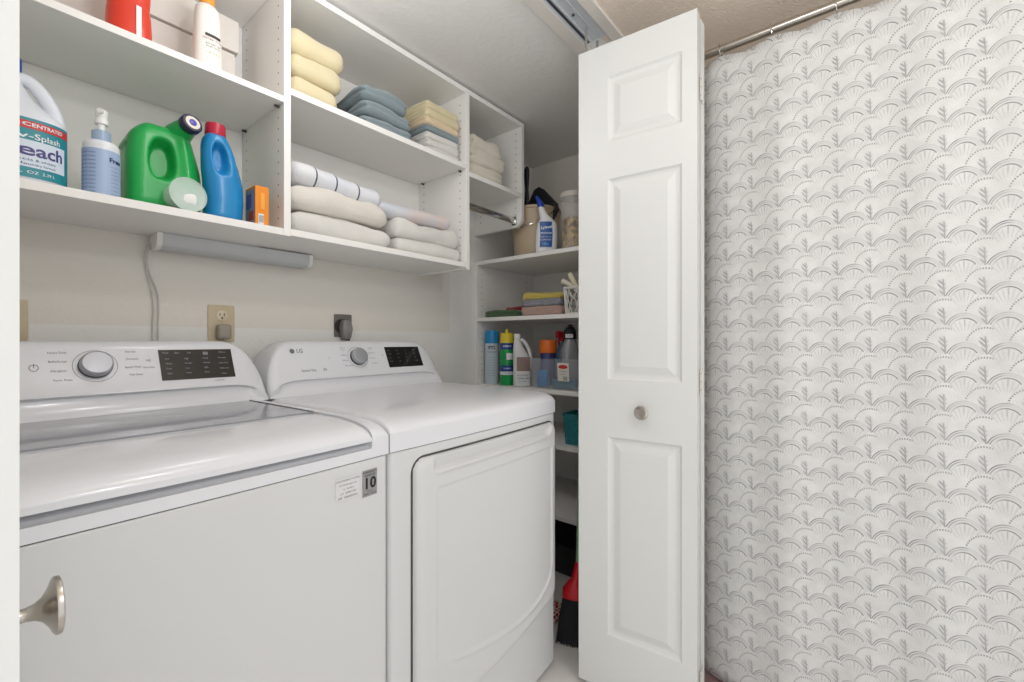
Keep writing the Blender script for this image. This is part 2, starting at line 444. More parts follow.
def words(mb, items, mi=0):
    for x, z, s_, t in items: mb.text(t, s_, lambda a, b, x=x, z=z: face_pt(x+a, z+b), mi, 'CENTER')
def controls(p, kx, left, right, disp, tiny):
    # display
    mb = MB(); x0, x1, z0, z1 = disp
    mb.rings([[face_pt(x0, z0, .0), face_pt(x1, z0, .0), face_pt(x1, z1, .0), face_pt(x0, z1, .0)][::1],
              [face_pt(x0, z0, .0012), face_pt(x1, z0, .0012), face_pt(x1, z1, .0012), face_pt(x0, z1, .0012)]])
    dsp = mb.build('display', M_black, p, smooth=0)
    mb = MB()
    for x, z, s_, t in tiny: mb.text(t, s_, lambda a, b, x=x, z=z: face_pt(x+a, z+b, .0016), 0, 'LEFT')
    # 88 segment window
    mb.build('display_print', M_wink, dsp, smooth=0)
    # knob
    c = Vector(face_pt(kx, 1.043, 0)); M = T(c) @ R('X', 90-24.6) 
    kn = MB().lathe([(.029, 0), (.029, .004), (.0285, .018), (.0275, .0215), (.025, .0235), (.012, .0242), (.0001, .0243)], M, 56).build('knob', mat('silver_knob', (176, 178, 184), .4, .5), p, smooth=30)
    MB().lathe([(.0298, .0), (.0298, .007), (.0292, .0075)], M, 56).build('skirt', mat('dark_knob_skirt', (70, 72, 76), .3, .6), kn)
    mb = MB(); n = 56
    for r0, r1, h in ((.0385, .0375, .0008),):
        mb.rings([[M @ Vector((r*math.cos(2*PI*i/n), r*math.sin(2*PI*i/n), h)) for i in range(n)] for r in (r1, r0)], False, False)
    mb.build('knob_ring', mat('grey_ring', (120, 122, 126), .4, .5), p)
    mb = MB()
    words(mb, left); words(mb, right)
    return mb
def machine(name, label, loc, rz):
    t = thing(name, label, name, loc, rz)
    rs = [outline(.022, .004), outline(.024, 0), outline(ZS-.002, 0), outline(ZS, .0015)]
    MB().rings(rs).build('cabinet_body', M_enamel, t, smooth=30)
    for fx in (.05, W-.05):
        for fy in (.06, D-.06):
            MB().lathe([(.022, 0), (.022, .008), (.012, .010), (.012, .0225)], T(fx, fy, 0), 20).build('foot', M_gask, t)
    MB().rings([outline(ZS-.0005, .003), outline(ZS+.0025, .003)]).build('seam_gasket', M_gask, t)
    return t

# --- washer
wa = machine('washing_machine', 'white top-load washing machine on the left with a glass lid and a round dial', (-.1162, .7745, 0), math.radians(2.4))
LX0, LX1, LY1 = .043, W-.043, .537
def zwash(x, y):
    if LX0-.001 < x < LX1+.001 and y < LY1+.001:
        return .8785+.009*sm((y-.006)/.016) if y < .03 else .88
    return zcover(x, y)
xs = sorted(set(gl(0, W)+[LX0-.0012, LX0, LX1, LX1+.0012]))
ys = sorted(set(ylines(0, D)+[LY1, LY1+.0012]))
solid_from_field(MB(), xs, ys, zwash, ZS+.002).build('top_cover', M_plast, wa, smooth=45)
lx0, lx1, ly1 = LX0+.002, LX1-.002, LY1-.002
LD = [(0, .910), (.003, .923), (.008, .929), (.016, .9335), (.026, .936)]
def zlid(x, y):
    a = .936-(lerp(y, ZF)+.003); b = .936-lerp(min(x-lx0, lx1-x), LD)
    z = max(.902, .936-math.sqrt(a*a+b*b))
    if y > .17: z -= .003*sm((y-.17)/.03)
    return z
xs = sorted(set([lx0+q for q in (0, .001, .003, .006, .01, .016, .02, .026)]+lins(lx0+.05, lx1-.05, 16)+[lx1-q for q in (0, .001, .003, .006, .01, .016, .02, .026)]))
lid = solid_from_field(MB(), xs, sorted(set(ylines(-.003, ly1)+[.18, .19, .2])), lambda x, y: zlid(x, max(0, y+.003)), .8938).build('lid', M_plast, wa, smooth=45)
mb = MB()
q = [(.058, .205), (W-.058, .205), (W-.062, ly1-.006), (.062, ly1-.006)]
mb.rings([[(x, y, .9325) for x, y in q], [(x, y, .9362) for x, y in q]])
M_glass = mat('smoked_lid_glass', (150, 152, 158), .06, coat=.1, spec=.4)
mb.build('glass_panel', M_glass, lid, smooth=0)
for sx, x in ((1, .055), (-1, W-.055)):
    mb = MB(); mb.rings([[(x+a*sx, y, z) for a, z in ((0, .932), (0, .9378), (.0028, .9378), (.0028, .932))][::sx] for y in (.205, ly1-.004)])
    mb.build('side_trim', mat('lid_trim_metal', (150, 150, 152), .3, .8), lid, smooth=0)
mb = controls(wa, .322,
    [(.262, 1.074, .0062, 'Heavy Duty'), (.262, 1.055, .0062, 'Bulky/Large'), (.262, 1.035, .0062, 'Allergiene'), (.268, 1.015, .0062, 'Perm. Press')],
    [(.386, 1.074, .0062, 'Normal'), (.388, 1.057, .0062, 'Delicates'), (.388, 1.038, .0062, 'Speed Wash'), (.392, 1.020, .0062, 'Tub Clean')],
    (.440, .604, 1.002, 1.077),
    [(.447, 1.069, .006, 'Wash'), (.473, 1.069, .006, 'Spin'), (.500, 1.069, .006, 'Soil'), (.573, 1.069, .005, 'Remote'), (.535, 1.066, .012, '88'),
     (.452, 1.054, .005, 'Hot'), (.452, 1.042, .005, 'Warm'), (.452, 1.030, .005, 'Cool'), (.452, 1.018, .005, 'Cold'),
     (.492, 1.054, .005, 'High'), (.492, 1.042, .005, 'Medium'), (.492, 1.030, .005, 'Low'), (.492, 1.018, .005, 'None'),
     (.533, 1.054, .005, 'Heavy'), (.533, 1.042, .005, 'Normal'), (.533, 1.030, .005, 'Light'), (.533, 1.018, .005, 'Rinse'),
     (.569, 1.054, .005, 'Pre-wash'), (.569, 1.040, .005, 'Fresh Care'), (.569, 1.026, .005, 'Child Lock'), (.572, 1.012, .005, 'Delay')])
words(mb, [(.418, 1.052, .009, '>II'), (.418, 1.036, .005, 'Start/Pause'), (.565, .9955, .0055, 'ColdWash'), (.50, .9955, .0001, '.')])
n = 24; c = (.226, 1.043)
mb.rings([[face_pt(c[0]+r*math.sin(a), c[1]+r*math.cos(a)) for a in [.6+(2*PI-1.2)*i/n for i in range(n+1)]] for r in (.0062, .0074)][::-1], False, False)
mb.rect(-.0006, .0006, 0, .0085, lambda a, b: face_pt(c[0]+a, c[1]+b))
mb.build('panel_print', M_ink, wa, smooth=0)
def front(x, z, off=.0008): return (x, bow(x)-off, z)
def fr(x, z): return lambda a, b: front(x+a, z+b, .0016)
ek = .023
st = MB(); st.rect(.617, .653, .783, .837, lambda a, b: front(a, b, .0010)); 
st = st.build('warranty_sticker', mat('grey_sticker', (150, 150, 150), .5), wa, smooth=0)
mb = MB(); mb.text('10', .031, fr(.6350, .8085), bold=.03, wide=1.0); mb.text('YEAR', .0042, fr(0.6425, .809)); mb.text('WARRANTY', .0062, fr(0.6350, .832)); mb.text('INVERTER', .006, fr(0.6350, .8255))
mb.text('DIRECT DRIVE', .0048, fr(0.6350, .788)); mb.text('MOTOR', .004, fr(0.6350, .7935))
mb.build('print', mat('black_print', (28, 28, 28), .5), st, smooth=0)
st = MB(); st.rect(.557, .610, .792, .834, lambda a, b: front(a, b, .0010)); st = st.build('text_sticker', mat('clear_sticker', (217, 218, 218), .3), wa, smooth=0)
mb = MB()
for i, (t_, s_) in enumerate((('HIGH EFFICIENCY WASHER', .0042), ('Use HE detergent only', .0042), ('UL   Certified', .0042), ('c US   LISTED 120V', .0046), ('NSF   RESIDENTIAL', .0052))):
    mb.text(t_, s_, fr(.584, .829-.0082*i))
mb.build('print', M_ink, st, smooth=0)

# --- dryer
dr = machine('clothes_dryer', 'white front-load dryer on the right with a dark display and hamper door', (.5718, .804, 0), math.radians(2.5))
solid_from_field(MB(), gl(0, W), ylines(0, D), zcover, ZS+.002).build('top_cover', M_plast, dr, smooth=45)
console(dr); console(wa)
mb = controls(dr, .314,
    [(.262, 1.076, .006, 'Normal'), (.262, 1.069, .006, 'Heavy'), (.262, 1.052, .0062, 'Bedding'), (.264, 1.034, .0062, 'Delicates'), (.272, 1.016, .0062, 'Perm. Press')],
    [(.372, 1.074, .0062, 'Towels'), (.374, 1.057, .0062, 'Speed Dry'), (.374, 1.038, .0062, 'Air Dry'), (.376, 1.020, .0062, 'Time Dry')],
    (.436, .600, 1.002, 1.077),
    [(.446+.040*i, 1.064-.0135*j, .0045, t_) for i, col_ in enumerate((('More', 'Normal', 'Less', 'Damp'), ('High', 'Medium', 'Low', 'Ultra'), ('60', '50', '40', '30'), ('Signal', 'Rack', 'Lock', 'Wrinkle'))) for j, t_ in enumerate(col_)])
words(mb, [(.418, 1.048, .008, '>II'), (.205, 1.043, .007, 'o |')])
mb.text('LG', .017, lambda a, b: face_pt(.112+a, 1.068+b), bold=.015)
n = 28
mb.rings([[face_pt(.088+r*math.cos(2*PI*i/n), 1.068+r*math.sin(2*PI*i/n), .0008) for i in range(n)] for r in (.0075, .0001)], False, False)
mb.text('Sensor Dry', .0105, lambda a, b: face_pt(.128+a, 1.007+b), bold=.01); mb.text('(h)', .010, lambda a, b: face_pt(.182+a, 1.008+b), bold=.02)
mb.build('panel_print', M_ink, dr, smooth=0)
# hamper door
DX0, DX1, DZ1 = .058, .668, .833
def dzb(x): return .205+.05*((x-.25)/.418)**2 if x > .25 else .205+.03*((.25-x)/.2)**2
def drr(x, z, r, k=0):   # distance inside the door's rounded outline
    dx = min(x-DX0, DX1-x)-k; dz = min(DZ1-z, z-dzb(x))-k
    if dx < r and dz < r: return r-math.hypot(r-dx, r-dz)
    return min(dx, dz)
RIDGE = [(.13, .352), (.18, .331), (.24, .313), (.305, .301), (.38, .288), (.45, .283), (.51, .288), (.557, .298), (.595, .315), (.62, .338), (.632, .37)]
def prot(x, z):
    d = drr(x, z, .035)
    if d <= .0: return -.004
    p = .018*math.sqrt(max(0, 1-(1-min(1, d/.026))**2))
    # scooped grip under the top edge
    gx = sm((x-.105)/.02)*sm((.648-x)/.03)
    crest = .797+.03*sm((x-.60)/.05)
    if z > crest: p += gx*((.0125-.0092*min(1, max(0, (DZ1-z)/(DZ1-crest+.0001))))-p)*sm((z-crest)/.0035)*(1 if p > .012 else p/.012)
    p += gx*.0042*math.exp(-((z-crest+.004)/.005)**2)
    # panel below the crease, bounded by the smile ridge
    ins = sm((x-.115)/.006)*sm((.632-x)/.006)*sm((.757-z)/.003)*sm((z-lerp(x, RIDGE))/.006)
    p -= .0022*ins
    if x > .15 and z < .7: p += .003*math.exp(-((z-lerp(x, RIDGE)+.006)/.006)**2)*sm((x-.16)/.02)*sm((.632-x)/.01)
    if z > .36 and z < .76: p += .002*math.exp(-((x-.636)/.006)**2)
    return p
N = 200
us = lins(DX0, DX1, N); vs_ = lins(0, 1, N)
mb = MB()
def dpt(x, v):
    z = dzb(x)+(DZ1-dzb(x))*v
    return (x, bow(x)-prot(x, z), z)
mb.grid(us, vs_, dpt)
dd = mb.build('door', M_enamel, dr, smooth=60)
# dark gap round the door and the service panel seam
mb = MB(); ringo, ringi = [], []
P = []
def rr_outline(k, r):
    p = []; x0, x1, z1 = DX0-k, DX1+k, DZ1+k
    for i in range(9): a = PI/2+i/8*PI/2; p.append((x0+r+r*math.cos(a), z1-r+r*math.sin(a)))
    for i in range(9): a = PI+i/8*PI/2; p.append((x0+r+r*math.cos(a), dzb(x0)-k+r+r*math.sin(a)))
    for i in range(1, 30): x = x0+r+(x1-x0-2*r)*i/30; p.append((x, dzb(x)-k))
    for i in range(9): a = 1.5*PI+i/8*PI/2; p.append((x1-r+r*math.cos(a), dzb(x1)-k+r+r*math.sin(a)))
    for i in range(9): a = i/8*PI/2; p.append((x1-r+r*math.cos(a), z1-r+r*math.sin(a)))
    for i in range(1, 30): x = x1-r-(x1-x0-2*r)*i/30; p.append((x, z1))
    return p
o1 = rr_outline(.0034, .038)
mb.rings([[front(x, z, -.002) for x, z in o1], [front(x, z, .0016) for x, z in o1]])
mb.build('door_gasket', M_gask, dr, smooth=30)
mb = MB(); mb.rings([[front(x, z, o) for x, o in [(x, o) for x in (DX1-.01, W-.002) for o in (-.001, .0006)]][:0] or [front(DX1-.004, .252, .0005), front(W-.003, .2555, .0005), front(W-.003, .2575, .0005), front(DX1-.004, .254, .0005)],
    [front(DX1-.004, .252, -.001), front(W-.003, .2555, -.001), front(W-.003, .2575, -.001), front(DX1-.004, .254, -.001)]])
mb.build('panel_seam', M_gask, dr, smooth=0)

# ------------------------------------------------------------------ bifold doors
def leaf_mesh(Wd, H, panels, y_lo, y_hi, th=.034):
    """local: x = thickness (face at x=0 looks to -x), y along the leaf, z up"""
    mb = MB(); zs = [0]+[q for p in panels for q in p]+[H]; ysl = [0, y_lo, y_hi, Wd]
    for s_, X in ((1, 0), (-1, th)):
        for j in range(len(zs)-1):
            for i in range(3):
                a, b, c_, d = ysl[i], ysl[i+1], zs[j], zs[j+1]
                if i == 1 and j % 2 == 1:
                    lv = [(0, 0), (.006, .0055), (.013, .0075), (.019, .0075), (.040, .0015)]
                    for (k0, e0), (k1, e1) in zip(lv, lv[1:]):
                        A = [(X+s_*e0, y, z) for y, z in ((a+k0, c_+k0), (b-k0, c_+k0), (b-k0, d-k0), (a+k0, d-k0))]
                        B = [(X+s_*e1, y, z) for y, z in ((a+k1, c_+k1), (b-k1, c_+k1), (b-k1, d-k1), (a+k1, d-k1))]
                        fs = [(m, (m+1) % 4, 4+(m+1) % 4, 4+m) for m in range(4)]
                        mb.add(A+B, [f[::-1] if s_ > 0 else f for f in fs])
                    k1, e1 = lv[-1]
                    B = [(X+s_*e1, y, z) for y, z in ((a+k1, c_+k1), (b-k1, c_+k1), (b-k1, d-k1), (a+k1, d-k1))]
                    mb.add(B, [(3, 2, 1, 0) if s_ > 0 else (0, 1, 2, 3)])
                else:
                    mb.add([(X, a, c_), (X, b, c_), (X, b, d), (X, a, d)], [(3, 2, 1, 0) if s_ > 0 else (0, 1, 2, 3)])
    mb.add([(0, 0, 0), (th, 0, 0), (th, 0, H), (0, 0, H)], [(0, 1, 2, 3)])
    mb.add([(0, Wd, 0), (0, Wd, H), (th, Wd, H), (th, Wd, 0)], [(0, 1, 2, 3)])
    mb.add([(0, 0, 0), (0, Wd, 0), (th, Wd, 0), (th, 0, 0)], [(0, 1, 2, 3)])
    mb.add([(0, 0, H), (th, 0, H), (th, Wd, H), (0, Wd, H)], [(0, 1, 2, 3)])
    return mb
PAN = [(.172, .785), (.962, 1.580), (1.695, 1.897)]
def knob_on(parent, y, z, sgn=-1, x=0):
    M = T(x, y, z) @ R('Y', 90*sgn)
    return MB().lathe([(.0115, 0), (.0115, .0012), (.0065, .002), (.0052, .006), (.0052, .010), (.0064, .0145), (.0095, .0185), (.0150, .0216), (.0205, .0236), (.0225, .0247), (.0227, .0262), (.0225, .0278), (.0212, .0285), (.010, .0291), (.0001, .0292)], M @ Matrix.Diagonal((.92, .92, 1, 1)), 48).build('knob', M_nickel, parent, smooth=28)
def bifold(name, label, loc1, ang1, loc2, ang2, mirror):
    t = thing(name, label, 'door', (0, 0, 0))
    for k, (loc, ang) in enumerate(((loc1, ang1), (loc2, ang2))):
        mb = leaf_mesh(.358, 2.0, PAN, .04 if not k else .04, .26)
        if mirror: mb.v = [(-x, y, z) for x, y, z in mb.v]; mb.f = [f[::-1] for f in mb.f]
        o = mb.build('door_leaf', M_door, t, smooth=20, loc=loc, rot=(0, 0, ang), bevel=.0012)
        if k == 0: knob_on(o, .148 if not mirror else .100, .871 if not mirror else .8815, 1 if mirror else -1)
        m2 = MB(); m2.lathe([(.004, 0), (.004, 2.112-2.02)], T((-.017 if mirror else .017), .340, 2.0), 12)
        m2.build('pivot_pin', M_chrome, o)
    sx = -1 if mirror else 1
    for z in (.10, .95, 1.78):   # hinges on the fold edge
        mb = MB(); X = loc1[0]; Y = loc1[1]
        mb.box((X+sx*.024, Y-.0015, z), (X+sx*.034, Y-.0002, z+.07))
        mb.box((X+sx*.050, Y+.002, z), (X+sx*.062, Y+.0035, z+.07))
        mb.lathe([(.0028, 0), (.0028, .07)], T(X+sx*.037, Y-.002, z), 12)
        for q in (.012, .035, .058):
            for xx in (.029,): mb.lathe([(.002, 0), (.0018, .0006)], T(X+sx*xx, Y-.0015, z+q) @ R('X', 90), 8, mi=1)
        mb.build('hinge', [mat('painted_hinge', (214, 212, 206), .4, .2), M_gask], t, smooth=30)
a1 = math.atan2(.033, .3584)
bifold('bifold_door', 'white panelled bifold closet door folded open between the linen shelves and the curtain',
       (1.270, .3746, .02), a1, (1.318, .379, .02), -math.radians(.6), False)
bifold('bifold_door', 'white bifold closet door folded open at the far left edge with only its edge and knob in view',
       (.0180, .375, .02), math.radians(1.5), (-.0195, .378, .02), math.radians(-.3), True)

# ------------------------------------------------------------------ shower curtain, rod and rings
def curtain_mat():
    m = bpy.data.materials.new('fan_print_fabric'); t = NT(m); t.b.inputs['Roughness'].default_value = .85
    t.b.inputs['Sheen Weight'].default_value = .1
    uv = t.new('ShaderNodeUVMap').outputs[0]
    sep = t.new('ShaderNodeSeparateXYZ'); t.t.links.new(uv, sep.inputs[0])
    nz = t.new('ShaderNodeTexNoise'); nz.inputs['Scale'].default_value = 6; t.t.links.new(uv, nz.inputs['Vector'])
    X = t.m('ADD', t.m('DIVIDE', sep.outputs[0], .0700), t.m('MULTIPLY', t.m('SUBTRACT', nz.outputs[0], .5), .12))
    Y = t.m('DIVIDE', sep.outputs[1], .0695)
    fine = t.noise(420, 2, uv); mid = t.noise(28, 3, uv)
    def band(d, c, w_, soft):   # 1 inside |d-c|<w
        return t.m('SMOOTH_MIN', 1.0, t.m('MAXIMUM', 0.0, t.m('DIVIDE', t.m('SUBTRACT', w_+soft, t.m('ABSOLUTE', t.m('SUBTRACT', d, c))), soft)), 0.0)
    def cell(ox, oy):
        px_ = t.m('SUBTRACT', t.m('FRACT', t.m('ADD', X, ox)), .5)
        fy = t.m('ADD', Y, oy); py = t.m('FRACT', fy)
        return px_, py, t.m('FLOOR', fy), t.m('FLOOR', t.m('ADD', X, ox))
    def polar(px_, py, cy):
        yy = t.m('MULTIPLY', t.m('SUBTRACT', py, cy), .80)
        return t.m('SQRT', t.m('ADD', t.m('MULTIPLY', px_, px_), t.m('MULTIPLY', yy, yy))), t.m('ARCTAN2', yy, px_)
    tot = 0.0
    def acc(v, k):
        nonlocal tot; tot = t.m('MAXIMUM', tot, t.m('MULTIPLY', v, k))
    # three line arcs
    px_, py, iy, ix = cell(0, 0)
    r, a = polar(px_, py, .155)
    up = t.m('MULTIPLY', t.m('GREATER_THAN', a, .40), t.m('LESS_THAN', a, 2.74))
    wob = t.m('MULTIPLY', t.m('SUBTRACT', mid, .5), 1.6)
    lft = t.m('MINIMUM', 1.0, t.m('MAXIMUM', .25, t.m('ADD', t.m('MULTIPLY', t.m('SUBTRACT', a, 1.0), .8), wob)))
    rgt = t.m('MINIMUM', 1.0, t.m('MAXIMUM', .2, t.m('SUBTRACT', 1.5, t.m('ADD', t.m('MULTIPLY', t.m('SUBTRACT', a, 1.0), .8), wob))))
    acc(t.m('MULTIPLY', t.m('MULTIPLY', band(r, .495, .006, .012), up), lft), 1.0)
    acc(t.m('MULTIPLY', t.m('MULTIPLY', band(r, .437, .004, .012), up), lft), .85)
    up2 = t.m('MULTIPLY', t.m('GREATER_THAN', a, .62), t.m('LESS_THAN', a, 2.9))
    acc(t.m('MULTIPLY', t.m('MULTIPLY', band(r, .362, .008, .014), up2), rgt), .95)
    acc(t.m('MULTIPLY', band(r, .450, .04, .02), up), .10)
    # faint leaf veins fanning up from the crown below
    r2, a2 = polar(px_, py, -.20)
    st = band(t.m('FRACT', t.m('ADD', t.m('MULTIPLY', a2, 14/PI), .5)), .5, .05, .2)
    fan = t.m('MULTIPLY', t.m('GREATER_THAN', a2, .75), t.m('LESS_THAN', a2, 2.4))
    acc(t.m('MULTIPLY', t.m('MULTIPLY', st, band(r2, .44, .10, .07)), fan), .22)
    acc(t.m('MULTIPLY', band(px_, 0.0, .006, .02), band(py, .46, .10, .04)), .45)
    # leafy tuft rising from the notch between two arcs, heavier on its left
    px2, py2, iy2, ix2 = cell(.5, .63)
    lsd = t.m('LESS_THAN', px2, .008)
    env = t.m('MULTIPLY', .55, t.m('SUBTRACT', .56, py2))
    def leafs(sg, wmul, k):
        dist_ = t.m('MULTIPLY', px2, -sg)
        sl = t.m('SUBTRACT', py2, t.m('MULTIPLY', dist_, 1.25))
        stp = band(t.m('FRACT', t.m('MULTIPLY', sl, 6.2)), .5, .14, .26)
        taper = t.m('MULTIPLY', .19*wmul, t.m('SUBTRACT', 1.0, t.m('ABSOLUTE', t.m('SUBTRACT', t.m('MULTIPLY', sl, 2.1), .6))))
        inside = t.m('MINIMUM', 1.0, t.m('MAXIMUM', 0.0, t.m('DIVIDE', t.m('SUBTRACT', t.m('ADD', taper, .02), dist_), .05)))
        side = t.m('GREATER_THAN', dist_, -.005)
        acc(t.m('MULTIPLY', t.m('MULTIPLY', stp, t.m('MULTIPLY', inside, side)), band(sl, .27, .24, .05)), k)
    leafs(1, 1.0, .62); leafs(-1, .35, .4)
    acc(t.m('MULTIPLY', band(px2, t.m('MULTIPLY', t.m('SUBTRACT', .2, py2), .06), .010, .022), band(py2, .30, .27, .08)), .62)
    # dotted scallop running up from the crown of each arc to the notch line
    px3, py3, iy3, ix3 = cell(.5, .5)
    r4, a4 = polar(px3, py3, .165)
    dash = band(t.m('FRACT', t.m('MULTIPLY', a4, 22/PI)), .5, .20, .14)
    q = t.m('MULTIPLY', t.m('GREATER_THAN', a4, 1.2), t.m('LESS_THAN', a4, 2.9))
    acc(t.m('MULTIPLY', t.m('MULTIPLY', band(r4, .485, .012, .018), dash), q), .85)
    ink = t.m('MULTIPLY', tot, t.m('ADD', .22, t.m('MULTIPLY', mid, 1.2)))
    ink = t.m('MULTIPLY', ink, t.m('ADD', .55, t.m('MULTIPLY', fine, .9)))
    ink = t.m('MINIMUM', ink, 1.0)
    base = t.mix(t.m('MULTIPLY', t.m('SUBTRACT', t.m('ADD', mid, fine), .6), 1.2), lin((214, 214, 212)), lin((240, 240, 238)))
    t.put(t.b.inputs['Base Color'], t.mix(ink, base, lin((96, 97, 103))))
    t.bump(t.noise(900, 1, uv), .15, .0006)
    tb = t.new('ShaderNodeBsdfTranslucent'); tb.inputs[0].default_value = (.8, .8, .78, 1)
    mx = t.new('ShaderNodeMixShader'); mx.inputs[0].default_value = .12
    out = t.n['Material Output']; t.t.links.new(t.b.outputs[0], mx.inputs[1]); t.t.links.new(tb.outputs[0], mx.inputs[2]); t.t.links.new(mx.outputs[0], out.inputs[0])
    return m
XR, ZR = 1.50, 2.021
RY = [.372, .230, .077, -.09, -.26, -.42, -.58, -.74, -.90, -1.06]
def cur_x(y, z):
    f = sm((ZR-z)/.5)
    wv = .005*math.sin((.42-y)*19+.5)+.0035*math.sin((.42-y)*41+1.1+z*.4)+.005*math.sin((.42-y)*9.0+2+z*.7)
    e = 1.6*math.exp(-((.47-y)/.045)**2)           # the free edge curls in
    return XR-.012+wv*(.55+.55*f)+.040*e*(.7+.3*f)
def cur_top(y):
    d = min(abs(y-q) for q in RY)
    return 1.992-.013*min(1, (d/.07))**1.3
cu = thing('shower_curtain', 'white shower curtain printed with grey fan shaped scallops hanging from a rod', 'shower curtain', (XR, 0, 1.0))
cu.location = (0, 0, 0)
ysv = [.47-1.59*(i/260) for i in range(261)]; zv = lins(0, 1, 60)
me = MB()
me.grid(ysv, zv, lambda y, v: (cur_x(y, .03+(cur_top(y)-.03)*v), y, .03+(cur_top(y)-.03)*v))
co = me.build('fabric', curtain_mat(), cu, smooth=180)
uvl = co.data.uv_layers.new(name='UVMap'); acc_ = [0]
for a, b in zip(ysv, ysv[1:]): acc_.append(acc_[-1]+math.hypot(b-a, cur_x(b, 1)-cur_x(a, 1)))
nn = len(ysv)
for lp in co.data.loops:
    vi = lp.vertex_index; uvl.data[lp.index].uv = (acc_[vi % nn], co.data.vertices[vi].co.z)
so = co.modifiers.new('thickness', 'SOLIDIFY'); so.thickness = .0012; so.offset = 0
rod = thing('curtain_rod', 'brushed nickel shower curtain rod below the ceiling', 'curtain rod', (XR, -.385, ZR))
MB().lathe([(.0125, -1.045), (.0125, 1.045)], R('X', 90), 28).build('rod', M_nickel, rod)
for s_ in (-1, 1): MB().lathe([(.016, -.02), (.024, -.006), (.028, 0)] if s_ > 0 else [(.028, 0), (.024, .006), (.016, .02)], T(0, 1.0645*s_, 0) @ R('X', -90), 28).build('end_flange', M_nickel, rod)
for i, y in enumerate(RY):
    mb = MB(); n = 24
    pts = [(XR+.0175*math.cos(a), y+.003*math.sin(a), ZR-.004+.021*math.sin(a)) for a in [2*PI*k/n for k in range(n)]]
    mb.tube(pts+[pts[0]], .0016, 8, sub=0)
    mb.lathe([(.0001, -.0035), (.0035, 0), (.0001, .0035)], T(XR-.014, y, ZR-.028), 12)
    nm = (['closest to the folded door']+[q+' from the folded door' for q in ('second', 'third', 'fourth', 'fifth', 'sixth', 'seventh', 'eighth', 'ninth', 'tenth')])[i]
    tag(mb.build('curtain_ring', M_chrome), 'metal curtain ring on the rod, '+nm if nm else 'metal curtain ring further along the rod', 'curtain ring', 'curtain rings on the shower rod')
tag(rbox((1.40, -.6, .0), (1.62, .47, .014), .006, (10, 30, 3), lambda p, u: p+Vector((0, 0, .002*noise.noise(p*14)*(u[2] > 0)))).build('bath_mat', mat('mauve_mat', (150, 122, 122), .95, bump=(300, 1, .004))), 'mauve bath mat lying under the hem of the shower curtain', 'mat')

# ------------------------------------------------------------------ linen shelves
ly0 = .83
ls = thing('linen_shelf_unit', 'tall white linen shelf unit in the right end of the closet full of cleaning supplies', 'shelf unit')
SH = [1.506, 1.2185, .881, .640, .328]
mb = MB(); mb.box((1.64, 1.5655, 0.0), (2.12, 1.5845, 1.506)); 
for z0 in (1.25, .95, .70, .40):
    for x in (1.675, 2.06): holes(mb, 1.5655, -1, x, z0, z0+.24, axis='y')
mb.build('side_panel', [M_mel, M_hole], ls, smooth=0)
panel('side_panel', (1.64, ly0-.022, 0), (2.12, ly0-.003, 1.506), ls)
for z in SH: panel('shelf', (1.64, ly0, z-TH), (2.12, 1.5650, z), ls)
panel('back_panel', (2.122, ly0-.02, 0), (2.138, 1.5845, 1.506), ls)

# ------------------------------------------------------------------ towels
def terry(name, rgb): return mat(name, rgb, .95, bump=(420, .9, .004), sheen=.3, var=(25, .06))
seed = [0]
def towel(label, a, b, m, group, layers=2, lump=.006, rz=0, name='folded_towel', cat='towel', gr=.010, sag=0, foldside=1, r=None):
    seed[0] += 1; s0 = Vector((seed[0]*3.7, seed[0]*1.3, 0))
    c = Vector(((a[0]+b[0])/2, (a[1]+b[1])/2, a[2])); a = Vector(a)-c; b = Vector(b)-c; H = b.z
    def fn(p, u):
        q = p.copy(); zz = (p.z/H)
        # layer grooves on the side faces (and the front if it is not the fold)
        for k in range(1, layers):
            g = math.exp(-((zz-k/layers)/(.10 if layers < 4 else .06))**2)
            if abs(u[0]) > .8: q.x -= math.copysign(gr*g*sm((abs(u[0])-.8)/.2), u[0])
            if foldside and u[1] < -.8: q.y += gr*.35*g*sm((-u[1]-.8)/.2)
            if u[1] > .8: q.y -= gr*g
        n = noise.noise(p*9+s0)*lump*1.5+noise.noise(p*26+s0)*lump*.6
        q.z += n*(.25+.75*sm(zz)) if p.z > .004 else 0
        q.x += noise.noise(p*12+s0+Vector((9, 0, 0)))*lump*abs(u[0])
        q.y += noise.noise(p*12+s0+Vector((0, 9, 0)))*lump*abs(u[1])
        q.z += sag*((u[0]*u[0])) * sm(zz)
        q.z = max(q.z, .0006)
        return q
    o = rbox(a, b, r or H*.46, (26, 16, 12), fn).build(name, m, smooth=180, loc=c, rot=(0, 0, math.radians(rz)))
    return tag(o, label, cat, group)
yel = terry('yellow_terry', (232, 218, 178)); blu = terry('slate_blue_terry', (142, 156, 162)); crm = terry('cream_terry', (236, 228, 212)); wht = terry('white_terry', (236, 233, 227)); pch = terry('peach_terry', (240, 216, 180))
MB_ = 1.819; pos3 = ('bottom', 'middle', 'top')
g1 = 'thick yellow towels on the upper middle shelf'
for k, (dx, z0, z1) in enumerate(((.0, 0, .066), (.014, .063, .132), (.020, .129, .204))):
    towel('thick pale yellow towel, %s of the three beside the partition' % pos3[k], (.583, 1.298, MB_+z0), (.742+dx, 1.52, MB_+z1), yel, g1, 2, .006, r=.034, gr=.004)
g2 = 'blue grey towels on the upper middle shelf'
for k, (dx, z0, z1) in enumerate(((.0, 0, .046), (.0, .044, .097), (-.01, .094, .152))):
    towel('slate blue folded towel, %s of the blue stack' % pos3[k], (.822+dx*.5, 1.30, MB_+z0), (1.028+dx*2, 1.50, MB_+z1), blu, g2, 2, .009, rz=-3+2*k, gr=.016, sag=-.010*(k+1)*.6)
